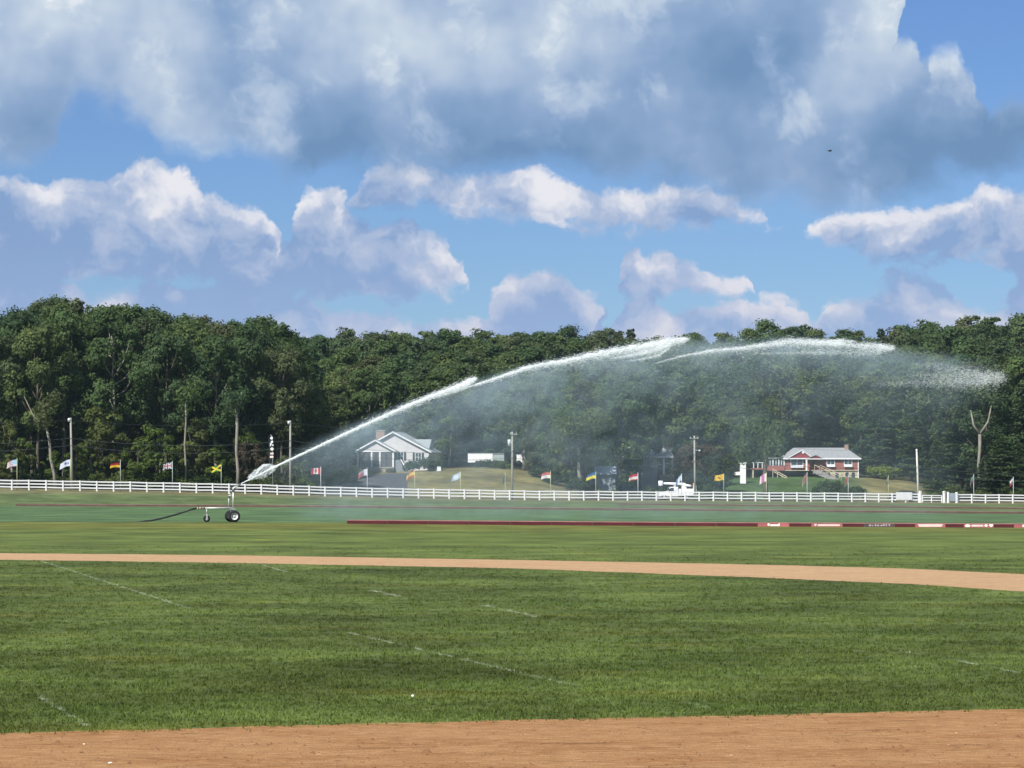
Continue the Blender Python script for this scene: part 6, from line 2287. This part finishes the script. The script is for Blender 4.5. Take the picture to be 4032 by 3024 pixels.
def clods():
    """loose crumbs of earth lying on the near track"""
    rng = np.random.default_rng(31)
    n = 5200
    py = rng.uniform(2790, 3060, n); px = rng.uniform(-300, 4330, n)
    ex, ey = zip(*NEAR_DIRT_EDGE)
    k = py > np.interp(px, ex, ey) + 6
    px, py = px[k], py[k]; n = len(px)
    D = CAMH * FPX / (py - HY); x = (px - CX) * D / FPX
    r = 0.004 + rng.exponential(0.0055, n)
    base = np.array([(1, 0, 0), (0, 1, 0), (-1, 0, 0), (0, -1, 0), (0, 0, 1)], float)
    v = base[None] * rng.uniform(0.6, 1.35, (n, 5, 1)) * r[:, None, None] * np.array([1.6, 1.2, 0.9]) + rng.normal(size=(n, 5, 3)) * r[:, None, None] * 0.15
    v = v + np.stack([x, D, np.full(n, 0.004)], 1)[:, None]
    f = np.array([(0, 1, 4), (1, 2, 4), (2, 3, 4), (3, 0, 4)])
    F = (f[None] + (np.arange(n) * 5)[:, None, None]).reshape(-1, 3)
    o = link('dirt_clods', mesh_np('dirt_clods', v.reshape(-1, 3), F), dirt_material('loose_earth', (0.36, 0.19, 0.095), (0.25, 0.12, 0.06), (0.48, 0.30, 0.18)))
    tag(o, 'loose crumbs of earth scattered over the near track', 'earth', kind='stuff')


clods()

M_BALL = material('scuffed_white_ball', (0.78, 0.77, 0.66), 0.5, 0.08, 30.0, 0.3)
for px, py, r, lab in [(1625, 2752, 0.024, 'small pale ball lying in the grass'), (434, 3010, 0.020, 'small pale stone at the lower edge of the near track'), (331, 2934, 0.012, 'tiny pale stone on the near track')]:
    p = ground_hit(px, py)
    stone = 'stone' in lab
    mb = MB()
    prof = [(-r, 0.0)] + [(-r * math.cos(math.pi * k / 8), r * math.sin(math.pi * k / 8) * (1.3 if stone else 1)) for k in range(1, 8)] + [(r, 0.0)]
    mb.lathe(prof, 14, 'z')
    o = mb.build('pebble' if stone else 'ball', M_BALL, None, True, p + Vector((0, 0, r * 0.9 + (0.0 if stone else 0.02))))
    if stone: o.scale = (1, 0.8, 0.6)
    tag(o, lab, 'stone' if stone else 'ball')


def bird():
    d = 160.0
    p = W(3267, 594, d)
    o = empty('bird', p, R(30))
    tag(o, 'small dark bird in flight below the grey cloud', 'bird')
    m = material('dark_feathers', (0.05, 0.055, 0.06), 0.8, 0.1, 10.0, 0.2)
    MB().lathe([(-0.13, 0.0), (-0.09, 0.03), (0.0, 0.045), (0.08, 0.03), (0.12, 0.02), (0.14, 0.0)], 10, 'x').build('body', m, o, True)
    for s in (-1, 1):
        MB().add([(0.06, 0.02 * s, 0.01), (0.04, 0.13 * s, 0.06), (-0.02, 0.22 * s, 0.03), (-0.05, 0.12 * s, 0.045), (-0.05, 0.02 * s, 0.0)], [(0, 1, 3, 4), (1, 2, 3)]).build('wing', m, o)
    MB().add([(-0.11, 0, 0), (-0.19, 0.035, 0), (-0.18, 0, 0.0), (-0.19, -0.035, 0)], [(0, 1, 2), (0, 2, 3)]).build('tail', m, o)


bird()

# ------------------------------------------------------------------ thin summer haze over the whole place
HAZE_D = 0.00004


def haze():
    o = MB().box(-600, 600, -60, 1100, -3.0, 60.0).build('haze', None)
    mt = bpy.data.materials.new('thin_haze')
    mt.use_nodes = True
    t = NT(mt.node_tree); t.n.clear()
    vol = t.node('ShaderNodeVolumePrincipled')
    vol.inputs['Color'].default_value = (0.62, 0.83, 1.0, 1)
    vol.inputs['Density'].default_value = HAZE_D
    out_ = t.node('ShaderNodeOutputMaterial')
    t.l.new(vol.outputs[0], out_.inputs['Volume'])
    o.data.materials.append(mt)
    tag(o, 'thin bluish haze in the air over the field', 'haze', kind='stuff')


haze()
